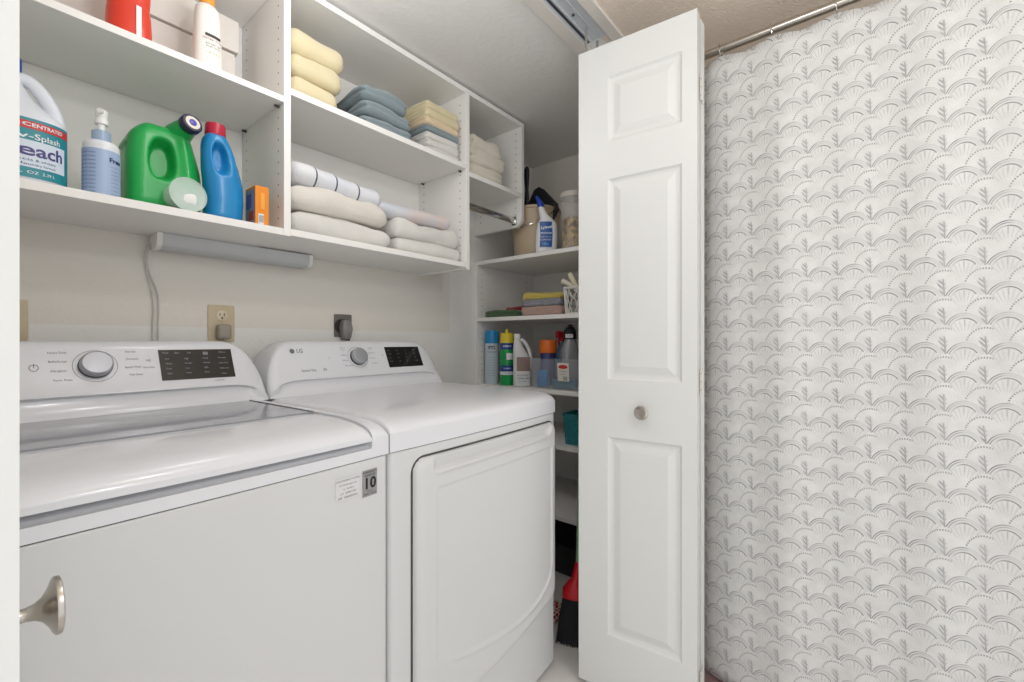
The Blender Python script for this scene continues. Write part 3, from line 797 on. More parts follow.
g3 = 'small stacked towels beside the blue ones'
z = MB_
for k, (m_, h, nm) in enumerate(((wht, .026, 'white hand towel at the bottom of the mixed stack'), (wht, .028, 'white hand towel second from the bottom of the mixed stack'), (wht, .028, 'white hand towel directly under the blue one'),
        (blu, .026, 'thin blue hand towel in the middle of the mixed stack'), (pch, .028, 'peach hand towel on top of the blue one'), (yel, .030, 'thin yellow hand towel second from the top of the mixed stack'), (yel, .036, 'thin yellow hand towel on top of the mixed stack'))):
    towel(nm, (1.090+random.uniform(-.004, .004), 1.30+random.uniform(0, .006), z), (1.262, 1.50, z+h+.001), m_, g3, 2, .004, gr=.008); z += h
g4 = 'cream towels in the narrow end cabinet'
for k, (x1, z0, z1) in enumerate(((1.548, 0, .068), (1.556, .064, .126), (1.535, .121, .187))):
    towel('rumpled cream towel, %s of the end cabinet stack' % pos3[k], (1.325, 1.302, 1.795+z0), (x1, 1.52, 1.795+z1), crm, g4, 2, .012, gr=.016)
g5 = 'white towels on the lower middle shelf'
ZB = 1.419
towel('long white towel lying at the bottom left of the lower shelf', (.585, 1.292, ZB), (.935, 1.54, ZB+.075), wht, g5, 1, .010, sag=-.012)
towel('cream white towel under the striped roll, left side', (.585, 1.290, ZB+.072), (.925, 1.54, ZB+.144), terry('off_white_terry', (238, 232, 222)), g5, 1, .012, sag=-.010)
towel('white towel at the bottom right of the lower shelf', (.950, 1.294, ZB), (1.268, 1.54, ZB+.055), wht, g5, 1, .006)
towel('puffy white towel on the lower right, under the pale roll', (.945, 1.292, ZB+.053), (1.262, 1.54, ZB+.122), wht, g5, 1, .010)
def stripe_mat(name, base, stripes, tint=None):
    m = bpy.data.materials.new(name); t = NT(m); t.b.inputs['Roughness'].default_value = .95
    sep = t.new('ShaderNodeSeparateXYZ'); t.t.links.new(t.coord(), sep.inputs[0])
    col = lin(base)
    if tint:
        f = t.noise(11, 1); col = t.mix(t.m('MULTIPLY', t.m('SUBTRACT', f, .35), 2.2), lin(base), lin(tint))
    f = 0.0
    for x in stripes: f = t.m('MAXIMUM', f, t.m('LESS_THAN', t.m('ABSOLUTE', t.m('SUBTRACT', sep.outputs[0], x)), .0026))
    t.put(t.b.inputs['Base Color'], t.mix(f, col, lin((92, 98, 116)))); t.bump(t.noise(380, 3), .7, .003)
    return m
def roll(label, x0, x1, y, z, r, m, droop=0):
    seed[0] += 1; s0 = seed[0]*2.1; mb = MB(); rs = []; n = 28; L_ = x1-x0
    for i in range(41):
        t_ = i/40; x = -L_/2+L_*t_; e = min(t_, 1-t_)*L_; k = math.sqrt(1-(1-min(1, e/.03))**2)*.75+.25*(e > .0005)
        rr = r*k*(1+.10*noise.noise(Vector((x*16, s0, 0))))
        rs.append([(x, rr*1.5*math.cos(a)*(1+.05*noise.noise(Vector((x*20, math.cos(a), s0)))), rr*math.sin(a)*(1+.07*noise.noise(Vector((x*20, math.sin(a), s0+5))))+.006*noise.noise(Vector((x*8, s0, 3)))+droop*t_) for a in [2*PI*q/n for q in range(n)]])
    return tag(mb.rings(rs).build('rolled_towel', m, smooth=180, loc=((x0+x1)/2, y, z)), label, 'towel', 'rolled towels on the lower middle shelf')
roll('rolled white towel with thin dark stripes lying on the left stack', .590, .900, 1.350, ZB+.184, .037, stripe_mat('white_striped_terry', (234, 234, 236), (-.085, -.020, .058), (222, 226, 236)), -.022)
roll('pale blue and pink rolled towel lying on the right white towels', .872, 1.232, 1.350, ZB+.146, .028, stripe_mat('pastel_terry', (216, 222, 230), (), (236, 216, 208)), .006)

# ------------------------------------------------------------------ bottles on the washer cabinet
def plastic(name, rgb, rough=.3, **k): return mat(name, rgb, rough, **k)
SA = 1.416; SA2 = 1.788
def wrap(cx, cy, rx, ry, e, off, a0):   # maps (arc metres, z) to the bottle surface, a0 = facing angle
    def f(s_, z):
        a = a0+s_/((rx+ry)/2); c, q = math.cos(a), math.sin(a)
        return (cx+(rx+off)*math.copysign(abs(c)**(2/e), c), cy+(ry+off)*math.copysign(abs(q)**(2/e), q), z)
    return f
FA = -PI/2
# bleach
bl = thing('bleach_jug', 'white bleach jug with a blue cap and teal label at the far left', 'bottle', (.060, 1.362, SA))
mb = MB(); mb.loft([(0, 0, 0, .060, .050, 3), (.004, 0, 0, .070, .060, 3), (.012, 0, 0, .074, .062, 3), (.125, 0, 0, .074, .062, 3), (.138, 0, 0, .073, .061, 3), (.150, -.004, 0, .064, .054, 2.6), (.175, -.014, 0, .044, .040, 2.3), (.205, -.014, 0, .026, .026, 2), (.225, -.012, 0, .018, .018, 2), (.240, -.012, 0, .017, .017, 2)])
mb.tube([(-.008, 0, .218), (.012, 0, .226), (.032, 0, .211), (.050, 0, .180), (.062, 0, .145), (.064, 0, .118)], lambda t_: .0085+.002*math.sin(t_*PI), 14, flat=1.3)
mb.build('jug_body', plastic('bleach_white', (226, 230, 238), .35), bl, smooth=50)
MB().lathe([(.020, .236), (.021, .240), (.021, .262), (.019, .265)], T(-.012, 0, 0), 24).build('cap', plastic('blue_cap', (34, 70, 168)), bl)
wf = wrap(0, 0, .074, .062, 3, .0008, FA)
def label_patch(parent, s0, s1, z0, z1, fn, m, name='label', nseg=16):
    mb = MB(); mb.grid(lins(s0, s1, nseg), lins(z0, z1, 2), lambda a, b: fn(a, b)); return mb.build(name, m, parent, smooth=60)
lb = label_patch(bl, -.08, .085, .010, .128, wf, plastic('teal_label', (30, 138, 150), .4))
mb = MB(); w2 = wrap(0, 0, .074, .062, 3, .0013, FA)
mb.grid(lins(-.08, .078, 14), [.107, .122], w2, 0)
mb.grid(lins(-.08, .066, 14), [.030, .084], w2, 1)
w3 = wrap(0, 0, .074, .062, 3, .0018, FA)
mb.text('CONCENTRATED', .0100, lambda a, b: w3(.018+a, .1145+b), 2, bold=.02)
mb.text('Low-Splash', .0165, lambda a, b: w3(.014+a, .092+b), 2, bold=.01)
mb.text('Bleach', .034, lambda a, b: w3(.014+a, .064+b), 3, bold=.02)
mb.text('disinfects & whitens', .0075, lambda a, b: w3(.012+a, .045+b), 3); mb.text('3 in 1  laundry formula', .0065, lambda a, b: w3(.012+a, .036+b), 3)
mb.text('81 FL OZ  2.39 L', .008, lambda a, b: w3(.012+a, .020+b), 2)
mb.build('label_print', [plastic('red_print', (206, 50, 52), .4), plastic('pale_label', (214, 226, 238), .4), plastic('label_white', (236, 240, 244), .4), plastic('purple_print', (72, 58, 128), .4)], lb, smooth=0)
# pump bottle
pb = thing('pump_bottle', 'pale blue pump bottle between the bleach and the green jug', 'bottle', (.1865, 1.335, SA))
r_ = .0315
MB().lathe([(.028, 0), (r_, .004), (r_, .112), (.0305, .119), (.027, .124), (.015, .127), (.014, .128)], None, 44).build('bottle_body', plastic('pump_white', (232, 234, 238), .3), pb, smooth=40)
MB().lathe([(.0165, .127), (.0165, .149), (.014, .151)], None, 32).build('collar', plastic('pump_collar_blue', (158, 180, 206), .3), pb)
mb = MB(); mb.lathe([(.007, .150), (.007, .166), (.0115, .167), (.0120, .176), (.0095, .180), (.011, .186), (.012, .196), (.009, .199)], None, 24); mb.tube([(0, 0, .191), (-.004, -.018, .192), (-.007, -.030, .187)], .005, 10)
mb.build('pump_head', M_white, pb, smooth=40)
wf = wrap(0, 0, r_, r_, 2, .0007, FA-.1)
lb = label_patch(pb, -.048, .048, .006, .104, wf, plastic('light_blue_label', (166, 186, 218), .4))
mb = MB(); w3 = wrap(0, 0, r_, r_, 2, .0012, FA-.1)
mb.text('Free', .014, lambda a, b: w3(.024+a, .083+b), 0, bold=.03)
for i in range(11):
    mb.text('nnn nn nnnn', .0062, lambda a, b: w3(-.026+a, .094-i*.0085+b), 1)
    if i > 2: mb.text('nn nnnn', .0045, lambda a, b: w3(.022+a, .094-i*.0085+b), 2)
mb.build('label_print', [plastic('navy_print', (34, 44, 84), .4), plastic('mid_blue_print', (70, 104, 158), .4), M_ink], lb, smooth=0)
# green jug
gj = thing('detergent_jug', 'large green laundry detergent jug lying with its navy button cap forward', 'bottle', (.309, 1.428, SA))
def gfn(p, u):
    q = p.copy(); h = (p.z)/.222
    # narrow towards the upper right, rounded right shoulder
    if p.x > 0: q.x = p.x*(1-.30*sm((h-.45)/.55))
    if p.x < 0: q.x = p.x*(1-.10*sm((h-.6)/.4))
    if p.x < -.03: q.z = p.z*(1-.06*sm((-p.x-.03)/.04))
    dx, dz = (p.x+.008)/.026, (p.z-.132)/.049
    d = (abs(dx)**2.6+abs(dz)**2.6)**(1/2.6)
    if p.y < 0: q.y += .040*(1-sm((d-.72)/.38))
    dx = (p.x-.044)/.014   # handle bulge beside the grip
    if p.y < 0: q.y -= .007*math.exp(-dx*dx)*sm((h-.25)/.2)
    return q
rbox((-.075, -.075, 0), (.079, .085, .222), .034, (64, 16, 64), gfn).build('jug_body', plastic('green_plastic', (34, 170, 82), .3), gj, smooth=180)
Mn = T(.030, -.045, .214) @ R('X', 90) @ R('X', -14) @ R('Y', 12)
MB().lathe([(.030, -.06), (.0285, .0), (.024, .030), (.021, .048)], Mn, 32).build('neck', plastic('green_plastic', (24, 158, 70)), gj, smooth=60)
cp = MB().lathe([(.0215, .046), (.0235, .050), (.0235, .066), (.0215, .069), (.012, .0692), (.0001, .0693)], Mn, 36).build('cap', plastic('navy_cap', (36, 34, 62), .35), gj, smooth=40)
mb = MB(); n = 32
mb.rings([[Mn @ Vector((r*math.cos(2*PI*i/n), r*math.sin(2*PI*i/n), .0697)) for i in range(n)] for r in (.0165, .0085)], False, False)
mb.build('button_ring', plastic('cap_ring_white', (232, 224, 210), .4), cp)
MB().lathe([(.0082, .0692), (.0082, .0712), (.006, .0722), (.0001, .0724)], Mn, 24).build('button', plastic('violet_button', (86, 80, 186), .3), cp, smooth=40)
mb = MB(); fx = lambda a, b: (-.0736, .010+a, .100+b)
mb.rect(-.055, .055, -.062, .068, lambda a, b: (-.0733, a+.010, .100+b))
lb = mb.build('label', plastic('green_label', (58, 150, 84), .45), gj, smooth=0)
mb = MB()
for k, (zz, s_) in enumerate(((.052, .022), (.022, .034), (-.02, .028))):
    mb.text(('nnn', 'nnnn', 'nn')[k], s_, lambda a, b, zz=zz: (-.0737, .012-a, .100+zz+b), 0, bold=.02)
mb.build('label_print', plastic('label_white', (236, 240, 244)), lb, smooth=0)
# measuring cup
mc = thing('measuring_cup', 'clear plastic measuring cup lying on its side in front of the green jug', 'cup', (.337, 1.292, SA+.0405))
Mc = R('X', 90) @ R('Y', 8)
M_clear = mat('frosted_clear_plastic', (238, 242, 240), .15, alpha=.16)
mb = MB(); mb.lathe([(.0385, .0), (.0400, .001), (.0400, -.004), (.0345, -.048), (.0335, -.050), (.0001, -.050), (.0001, -.048), (.0325, -.047), (.0375, 0)], Mc, 44, False, False)
mb.v = [(x, y, z) for x, y, z in mb.v]
mb.build('cup', M_clear, mc, smooth=40)
MB().lathe([(.0400, .0005), (.0406, .0008), (.0406, .0026), (.0388, .0028), (.0384, .001)], Mc, 44, True, False).build('rim', mat('frosted_rim', (214, 232, 222), .3, alpha=.7), mc)
mb = MB(); rbox((-.024, -.002, -.026), (.022, .034, .008), .012, (8, 8, 8), lambda p, u: p*(1+.25*noise.noise(p*60)), mb=mb)
mb.build('white_residue', mat('white_powder', (240, 240, 240), .8), mc, smooth=180)
# blue bottle
bb = thing('detergent_bottle', 'blue detergent bottle with a red cap right of the green jug', 'bottle', (.4225, 1.342, SA))
def bfn(p):
    q = p.copy()
    dx, dz = (p.x-(-.012+.10*(p.z-.19)*-.6))/.017, (p.z-.158)/.042
    d = (abs(dx)**2.4+abs(dz)**2.4)**(1/2.4)
    if p.y < 0: q.y += .026*(1-sm((d-.68)/.4))
    else: q.y -= .020*(1-sm((d-.68)/.4))
    if p.y < 0: q.y -= .004*math.exp(-((p.x-.020)/.010)**2)*sm((p.z-.10)/.03)*sm((.215-p.z)/.03)
    return q
secs = [(0, .004, 0, .034, .030, 2.6), (.004, .004, 0, .040, .036, 2.6), (.012, .004, 0, .043, .039, 2.6), (.05, .006, 0, .044, .040, 2.6), (.085, .005, 0, .0445, .038, 2.6)]
for z_, cx, rx, ry in ((.10, .004, .0445, .037), (.115, .002, .044, .036), (.13, -.001, .043, .034), (.145, -.003, .0415, .033), (.16, -.006, .039, .031), (.175, -.008, .037, .030), (.19, -.011, .034, .0285), (.20, -.012, .032, .028), (.21, -.013, .029, .026), (.217, -.013, .025, .024), (.222, -.013, .022, .022)):
    secs.append((z_, cx, 0, rx, ry, 2.5))
mb = MB()
def dense(secs):
    out = []
    for a, b in zip(secs, secs[1:]):
        k = max(1, int((b[0]-a[0])/.004)); out += [tuple(a[i]+(b[i]-a[i])*j/k for i in range(6)) for j in range(k)]
    return out+[secs[-1]]
mb.loft(dense(secs), 72, fn=bfn).build('bottle_body', plastic('bright_blue_plastic', (28, 134, 194), .28), bb, smooth=180)
MB().lathe([(.0225, .220), (.0240, .223), (.0228, .248), (.0215, .252), (.0001, .2525)], T(-.013, 0, 0), 36).build('cap', plastic('crimson_cap', (186, 34, 62), .35), bb, smooth=40)
# orange box
ob = thing('orange_box', 'small orange carton beside the partition with a white barcode patch', 'box', (.507, 1.330, SA))
bx = MB().box((-.0175, -.034, 0), (.0175, .034, .108)).build('carton', plastic('orange_card', (238, 142, 30), .45), ob, smooth=0, bevel=.0012)
mb = MB()
mb.rect(-.010, .004, .004, .032, lambda a, b: (a, -.0348, b), 0)
for k in range(5): mb.rect(-.008+k*.0024, -.0068+k*.0024, .008, .028, lambda a, b: (a, -.0353, b), 1)
mb.rect(-.030, .030, .008, .100, lambda a, b: (-.0182, -a, b), 2)
mb.rect(-.022, .010, .050, .088, lambda a, b: (-.0187, -a, b), 3)
mb.rect(-.008, .024, .014, .040, lambda a, b: (-.0187, -a, b), 4)
mb.rect(-.004, .006, .045, .09, lambda a, b: (a, -.0349, b), 5)
mb.build('carton_print', [M_white, M_ink, plastic('carton_grey_blue', (130, 150, 176), .5), plastic('carton_blue', (52, 84, 160), .5), plastic('carton_red', (176, 62, 44), .5), plastic('carton_yellow', (246, 170, 70), .5)], bx, smooth=0)
# upper shelf
rb = thing('red_bottle', 'tall orange-red bottle with a white stripe on the top left shelf', 'bottle', (.2400, 1.372, SA2))
mb = MB(); mb.loft(dense([(0, 0, 0, .034, .026, 2.6), (.006, 0, 0, .041, .033, 2.6), (.05, 0, 0, .0425, .034, 2.6), (.085, 0, 0, .041, .033, 2.5), (.11, 0, 0, .0385, .031, 2.4), (.135, 0, 0, .040, .032, 2.4), (.17, 0, 0, .041, .032, 2.4), (.20, 0, 0, .032, .028, 2.2), (.222, 0, 0, .016, .016, 2)]), 48)
mb.build('bottle_body', plastic('orange_red_plastic', (222, 62, 40), .3), rb, smooth=180)
MB().lathe([(.018, .220), (.018, .245), (.015, .248)], None, 24).build('cap', M_white, rb)
mb = MB(); w3 = lambda s_, z: wrap(0, 0, .0425, .034, 2.5, .0015, FA)(s_, z)
mb.grid([.004, .007, .010, .012], lins(.012, .10, 3), w3); mb.build('white_stripe', M_white, rb)
lo_ = thing('lotion_bottle', 'white lotion bottle with an orange cap on the top left shelf', 'bottle', (.4000, 1.372, SA2))
mb = MB(); mb.loft([(0, 0, 0, .029, .021, 2.6), (.005, 0, 0, .0335, .0255, 2.6), (.04, 0, 0, .034, .026, 2.6), (.12, 0, 0, .0315, .0245, 2.5), (.175, 0, 0, .029, .023, 2.4), (.192, 0, 0, .0265, .021, 2.3), (.200, 0, 0, .020, .017, 2.2), (.204, 0, 0, .014, .013, 2)])
mb.build('bottle_body', plastic('lotion_white', (238, 234, 226), .35), lo_, smooth=50)
MB().loft([(.2035, 0, 0, .0165, .0145, 2.2), (.206, 0, 0, .0175, .0155, 2.2), (.232, 0, 0, .0165, .015, 2.2), (.234, 0, 0, .015, .0135, 2.2)], 32).build('cap', plastic('orange_cap', (240, 156, 50), .35), lo_, smooth=50)
mb = MB(); wl = wrap(0, 0, .0325, .025, 2.5, .0012, FA+.15)
mb.grid(lins(-.012, .016, 5), [.111, .118], wl, 0)
wl2 = wrap(0, 0, .0325, .025, 2.5, .0018, FA+.15)
mb.text('HAND WASH', .0062, lambda a, b: wl2(.002+a, .104+b), 1); mb.text('gentle milk', .0062, lambda a, b: wl2(.002+a, .092+b), 2); mb.text('and honey', .0062, lambda a, b: wl2(.002+a, .085+b), 2); mb.text('13.5 fl oz', .0062, lambda a, b: wl2(.002+a, .069+b), 3)
mb.build('label_print', [plastic('black_band', (58, 46, 42), .5), plastic('mauve_print', (150, 110, 120), .5), M_ink, plastic('amber_print', (224, 170, 96), .5)], lo_, smooth=0)
wb = thing('storage_box', 'long white lidded box at the back of the top left shelf', 'box', (.27, 1.525, SA2))
mb = MB(); rbox((-.235, -.045, 0), (.235, .048, .172), .006, (6, 4, 4), mb=mb); mb.build('box_body', plastic('box_white', (228, 222, 214), .5), wb)
mb = MB(); rbox((-.243, -.052, .173), (.243, .050, .270), .006, (6, 4, 4), mb=mb); mb.build('box_lid', plastic('box_white', (228, 222, 214)), wb)

# ------------------------------------------------------------------ things on the linen shelves
S1, S2, S3, S4, S5 = SH
bu = thing('bucket', 'tan plastic bucket on the top linen shelf behind the white cleaner bottle', 'bucket', (1.815, 1.325, S1))
mb = MB(); mb.lathe([(.100, 0), (.104, .003), (.1245, .235), (.130, .238), (.131, .247), (.1265, .250), (.1215, .248), (.1205, .236), (.1015, .008), (.0001, .006)], None, 56, True, False)
mb.build('bucket_body', plastic('tan_plastic', (196, 176, 150), .45), bu, smooth=40)
MB().tube([(-.005, .131, .235), (-.080, .112, .170), (-.134, .02, .14), (-.105, -.085, .165), (-.01, -.131, .235)], .0022, 8).build('bail_handle', M_chrome, bu)
dpn = thing('dustpan', 'black dustpan standing upside down in the tan bucket', 'dustpan', (1.80, 1.28, S1+.16))
mb = MB(); rs = []
for s_, x in ((1, -.006), (1, .006)):
    rs.append([(x, y, z) for y, z in ((.090, .045), (.075, .135), (.040, .195), (.010, .205), (-.020, .185), (-.095, .105), (-.108, .070), (-.06, 0), (.06, 0))])
mb.rings(rs); mb.build('pan', plastic('black_plastic', (30, 30, 34), .4), dpn, smooth=0, bevel=.004)
mb = MB(); mb.box((-.03, -.105, .060), (.0, -.095, .10)); mb.box((-.03, -.095, .088), (.004, .01, .096)); mb.build('pan_rim', plastic('black_plastic', (30, 30, 34)), dpn, smooth=0, bevel=.003)
hb = thing('hand_brush', 'black hand brush handle sticking up out of the bucket', 'brush', (1.756, 1.335, S1+.15))
rs = [(0, .014), (.10, .015), (.20, .010), (.235, .013), (.27, .0155), (.30, .014), (.312, .008)]
MB().loft([(z, 0, 0, r*.7, r, 2) for z, r in rs], 20).build('brush_handle', plastic('black_plastic', (30, 30, 34)), hb, smooth=60)
rbox((-.018, -.03, -.06), (.018, .03, 0), .008, (5, 5, 5)).build('bristles', mat('dark_bristle', (36, 36, 38), .9, bump=(500, 1, .004)), hb, smooth=60)
tc = thing('toilet_cleaner_bottle', 'white toilet cleaner bottle with a blue cap and blue label', 'bottle', (1.682, 1.166, S1), math.radians(-48))
cx0 = [(0, 0, .044, .020), (.005, 0, .049, .026), (.03, 0, .050, .028), (.10, .003, .050, .028), (.135, .004, .044, .027), (.155, 0, .030, .024), (.175, -.012, .020, .019), (.195, -.020, .015, .015), (.212, -.024, .013, .013)]
MB().loft(dense([(z, x, 0, a, b, 2.4) for z, x, a, b in cx0]), 40).build('bottle_body', plastic('cleaner_white', (232, 234, 236), .35), tc, smooth=180)
MB().loft([(.211, -.024, 0, .0165, .0165, 2), (.226, -.026, 0, .0165, .0165, 2), (.236, -.030, 0, .014, .014, 2), (.252, -.040, 0, .0095, .0095, 2), (.262, -.046, 0, .006, .006, 2)], 28).build('cap', plastic('cleaner_blue_cap', (24, 62, 170)), tc, smooth=60)
wf = wrap(0, 0, .0465, .0285, 2.4, .0012, FA-.12)
def wv(off):
    g = wrap(0, 0, .0465, .0285, 2.4, off, FA-.15)
    return lambda a, b: (lambda p: (p[0]+.004*sm((b-.03)/.07)-.006*sm((b-.12)/.03), p[1], p[2]))(g(a, b))
lb = label_patch(tc, -.021, .021, .022, .138, wv(.0014), plastic('cleaner_label_blue', (28, 84, 160), .35))
mb = MB(); f2 = wv(.0024)
mb.text('Lysol', .0175, lambda a, b: f2(a, .112+b+a*.2), 0, bold=.03); mb.text('POWER', .0105, lambda a, b: f2(a, .085+b), 0, bold=.02); mb.text('TOILET BOWL', .0058, lambda a, b: f2(a, .068+b), 0); mb.text('CLEANER', .0085, lambda a, b: f2(a, .055+b), 0); mb.text('10x', .014, lambda a, b: f2(a, .036+b), 1)
mb.build('label_print', [plastic('label_white', (236, 240, 244)), plastic('cyan_print', (120, 200, 240), .4)], lb, smooth=0)
jr = thing('snack_jar', 'clear lidded jar with golden brown contents on the top linen shelf beside the door', 'jar', (1.700, 1.035, S1))
MB().lathe([(.043, 0), (.046, .004), (.0545, .225), (.0545, .232), (.0515, .232), (.043, .006), (.0001, .005)], None, 44, True, False).build('jar_body', mat('clear_jar_plastic', (226, 222, 216), .12, alpha=.22), jr, smooth=40)
MB().lathe([(.057, .228), (.0575, .233), (.0575, .246), (.055, .250), (.0001, .251)], None, 44).build('lid', plastic('jar_lid', (220, 214, 206), .35, alpha=.8), jr, smooth=40)
mb = MB(); mb.lathe([(.041, .007), (.0435, .03), (.0475, .12), (.046, .138), (.02, .148), (.0001, .15)], None, 32)
mb.v = [tuple(Vector(p)*(1+.05*noise.noise(Vector(p)*50))) for p in mb.v]
def gold():
    m = bpy.data.materials.new('golden_brown_contents'); t = NT(m); f = t.noise(45, 2); t.b.inputs['Roughness'].default_value = .6
    t.put(t.b.inputs['Base Color'], t.mix(t.m('MULTIPLY', t.m('SUBTRACT', f, .4), 4), lin((92, 62, 34)), lin((214, 176, 96)))); return m
mb.build('contents', gold(), jr, smooth=60)
# shelf 2
def cloth(label, a, b, m, layers=2, lump=.004, rz=0, **k): return towel(label, a, b, m, 'folded cleaning cloths', layers, lump, rz, 'folded_cloth', 'cloth', gr=.006, **k)
cloth('dark green folded cloth lying at the back left of the linen shelf', (1.655, 1.335, S2), (1.85, 1.535, S2+.036), terry('green_cloth', (72, 104, 66)), 2)
cloth('small red cloth lying on the green one', (1.74, 1.36, S2+.036), (1.84, 1.46, S2+.056), terry('red_cloth', (156, 40, 46)), 1)
cloth('dusty pink cloth at the bottom of the cloth stack', (1.652, 1.072, S2), (1.84, 1.300, S2+.044), terry('pink_cloth', (196, 164, 152)), 3)
cloth('grey and white cloth under the yellow one', (1.652, 1.075, S2+.041), (1.83, 1.292, S2+.078), mat('grey_marl_cloth', (150, 150, 158), .95, bump=(300, .8, .004), var=(22, .45)), 2)
def yfn(o): return o
cloth('folded yellow cloth on top of the cloth stack', (1.655, 1.065, S2+.074), (1.82, 1.305, S2+.110), terry('yellow_cloth', (222, 200, 92)), 2, .011, sag=-.010, rz=-5)
bs = thing('plastic_basket', 'small white woven plastic basket beside the yellow cloth', 'basket', (1.705, 1.005, S2))
mb = MB(); n = 20; 
def bpt(a, z): 
    k = 1+.18*z/.12; c, q = math.cos(a), math.sin(a); e = 2/4
    return Vector((.045*k*math.copysign(abs(c)**e, c), .052*k*math.copysign(abs(q)**e, q), z))
for k in range(28):
    for d in (1, -1):
        a = 2*PI*k/28; pts = [bpt(a+d*z*3.2, z) for z in lins(.004, .112, 6)]; mb.tube(pts, .0026, 6, sub=0)
for z_, r in ((.003, .004), (.114, .005)):
    pts = [bpt(2*PI*i/40, z_) for i in range(41)]; mb.tube(pts, r, 8, sub=0)
mb.rings([[bpt(2*PI*i/40, z_) for i in range(40)] for z_ in (.001, .003)])
mb.build('basket_body', plastic('basket_white', (226, 224, 218), .4), bs, smooth=60)
br = thing('scrub_brush', 'white long handled scrub brush leaning in the white basket', 'brush', (1.70, 1.01, S2+.02))
MB().tube([(0, -.03, .02), (0, .0, .08), (-.005, .045, .118), (-.01, .075, .132)], lambda t_: .008+.004*t_, 12, flat=.6).build('brush_handle', plastic('brush_white', (222, 218, 206), .35), br, smooth=60)
MB().tube([(.01, -.02, .02), (.008, .00, .08), (.004, .025, .13), (.0, .042, .165)], lambda t_: .007+.006*math.sin(t_*PI*.8), 12, flat=.6).build('scraper_handle', plastic('brush_cream', (226, 216, 190), .35), br, smooth=60)
# shelf 3: cans and bottles
def can(label, x, y, rr, hgt, body, top, prt, group, lock=0):
    t = thing('spray_can', label, 'spray can', (x, y, S3), group=group)
    MB().lathe([(rr-.002, 0), (rr, .002), (rr, hgt*.76), (rr-.001, hgt*.765)], None, 36).build('can_body', body, t)
    if lock: MB().lathe([(rr+.0005, hgt*.76), (rr+.0005, hgt*.78), (rr-.003, hgt*.93), (rr-.006, hgt*.94), (.008, hgt*.945), (.007, hgt), (.005, hgt*1.01)], None, 36).build('cap', top, t, smooth=40)
    else: MB().lathe([(rr+.0006, hgt*.76), (rr+.0006, hgt*.965), (rr-.003, hgt), (.0001, hgt*1.003)], None, 36).build('cap', top, t, smooth=40)
    prt(t, rr, hgt); return t
A0 = math.atan2(-1.53, -1.70)
def p1(t, rr, h):
    w_ = wrap(0, 0, rr, rr, 2, .0006, A0); w3 = wrap(0, 0, rr, rr, 2, .001, A0)
    lb = label_patch(t, -.05, .05, .004, h*.75, w_, plastic('can_label_pale', (196, 208, 220), .3))
    mb = MB(); mb.grid(lins(-.020, .016, 6), [h*.655, h*.71], w3, 0); mb.text('Lysol', .015, lambda a, b: wrap(0, 0, rr, rr, 2, .0016, A0)(-.002+a, h*.682+b), 2, bold=.02)
    mb.text('DISINFECTANT', .0075, lambda a, b: w3(a, h*.60+b), 0)
    for i in range(8): mb.text('nnn nn nnnn nn', .006, lambda a, b: w3(a, h*.5-i*.013+b), 1)
    mb.build('label_print', [plastic('navy_print', (34, 44, 84)), M_ink, plastic('label_white', (236, 240, 244))], lb, smooth=0)
can('pale aerosol can with a bright blue cap, leftmost on the lower linen shelf', 1.694, 1.513, .0350, .272, plastic('can_white', (214, 220, 226), .25), plastic('can_blue_cap', (30, 140, 200), .3), p1, 'aerosol cans on the linen shelf')
def p2(t, rr, h):
    w_ = wrap(0, 0, rr, rr, 2, .0006, A0); w3 = wrap(0, 0, rr, rr, 2, .0011, A0)
    mb = MB(); N_ = lins(-.055, .055, 12)
    mb.grid(N_, [h*.64, h*.755], w_, 1); mb.grid(N_, [h*.46, h*.64], w_, 0); mb.grid(N_, [h*.25, h*.36], w_, 1); mb.grid(N_, [h*.19, h*.25], w_, 2)
    mb.grid(lins(-.004, .03, 6), [h*.46, h*.575], w3, 2)
    mb.text('BUBBLES', .011, lambda a, b: w3(a, h*.70+b), 2, bold=.02); mb.text('FOAMING', .009, lambda a, b: w3(a, h*.305+b), 2, bold=.01); mb.text('CLEANER', .008, lambda a, b: w3(a, h*.22+b), 1)
    mb.build('label', [plastic('can_green', (30, 156, 84)), plastic('can_navy', (26, 62, 138)), plastic('label_white', (236, 240, 244))], t, smooth=60)
can('green aerosol can with a yellow cap between the blue capped can and the white jug', 1.694, 1.412, .0350, .276, plastic('can_green', (30, 156, 84), .25), plastic('can_yellow_cap', (232, 206, 50), .3), p2, 'aerosol cans on the linen shelf', 1)
wj = thing('cleaner_jug', 'white handled cleaner jug behind the left end of the clear bin', 'bottle', (1.690, 1.315, S3), math.radians(-42))
mb = MB(); mb.loft([(0, 0, 0, .036, .024, 3), (.005, 0, 0, .042, .030, 3), (.10, 0, 0, .042, .030, 3), (.15, -.006, 0, .036, .028, 2.6), (.185, -.016, 0, .026, .024, 2.4), (.215, -.022, 0, .017, .017, 2), (.235, -.022, 0, .015, .015, 2)], 40)
mb.tube([(-.012, 0, .222), (.006, 0, .222), (.026, 0, .195), (.040, 0, .160), (.044, 0, .120), (.038, 0, .095)], .0075, 12, flat=1.2)
mb.build('jug_body', plastic('jug_white', (226, 226, 228), .35), wj, smooth=50)
MB().lathe([(.0175, .234), (.0175, .252), (.0155, .254)], T(-.022, 0, 0), 24).build('cap', M_white, wj)
w_ = wrap(0, 0, .042, .030, 3, .0008, FA); lb = label_patch(wj, -.022, .032, .075, .142, w_, plastic('brown_label', (148, 124, 118), .4), nseg=8)
mb = MB(); w3 = wrap(0, 0, .042, .030, 3, .0014, FA)
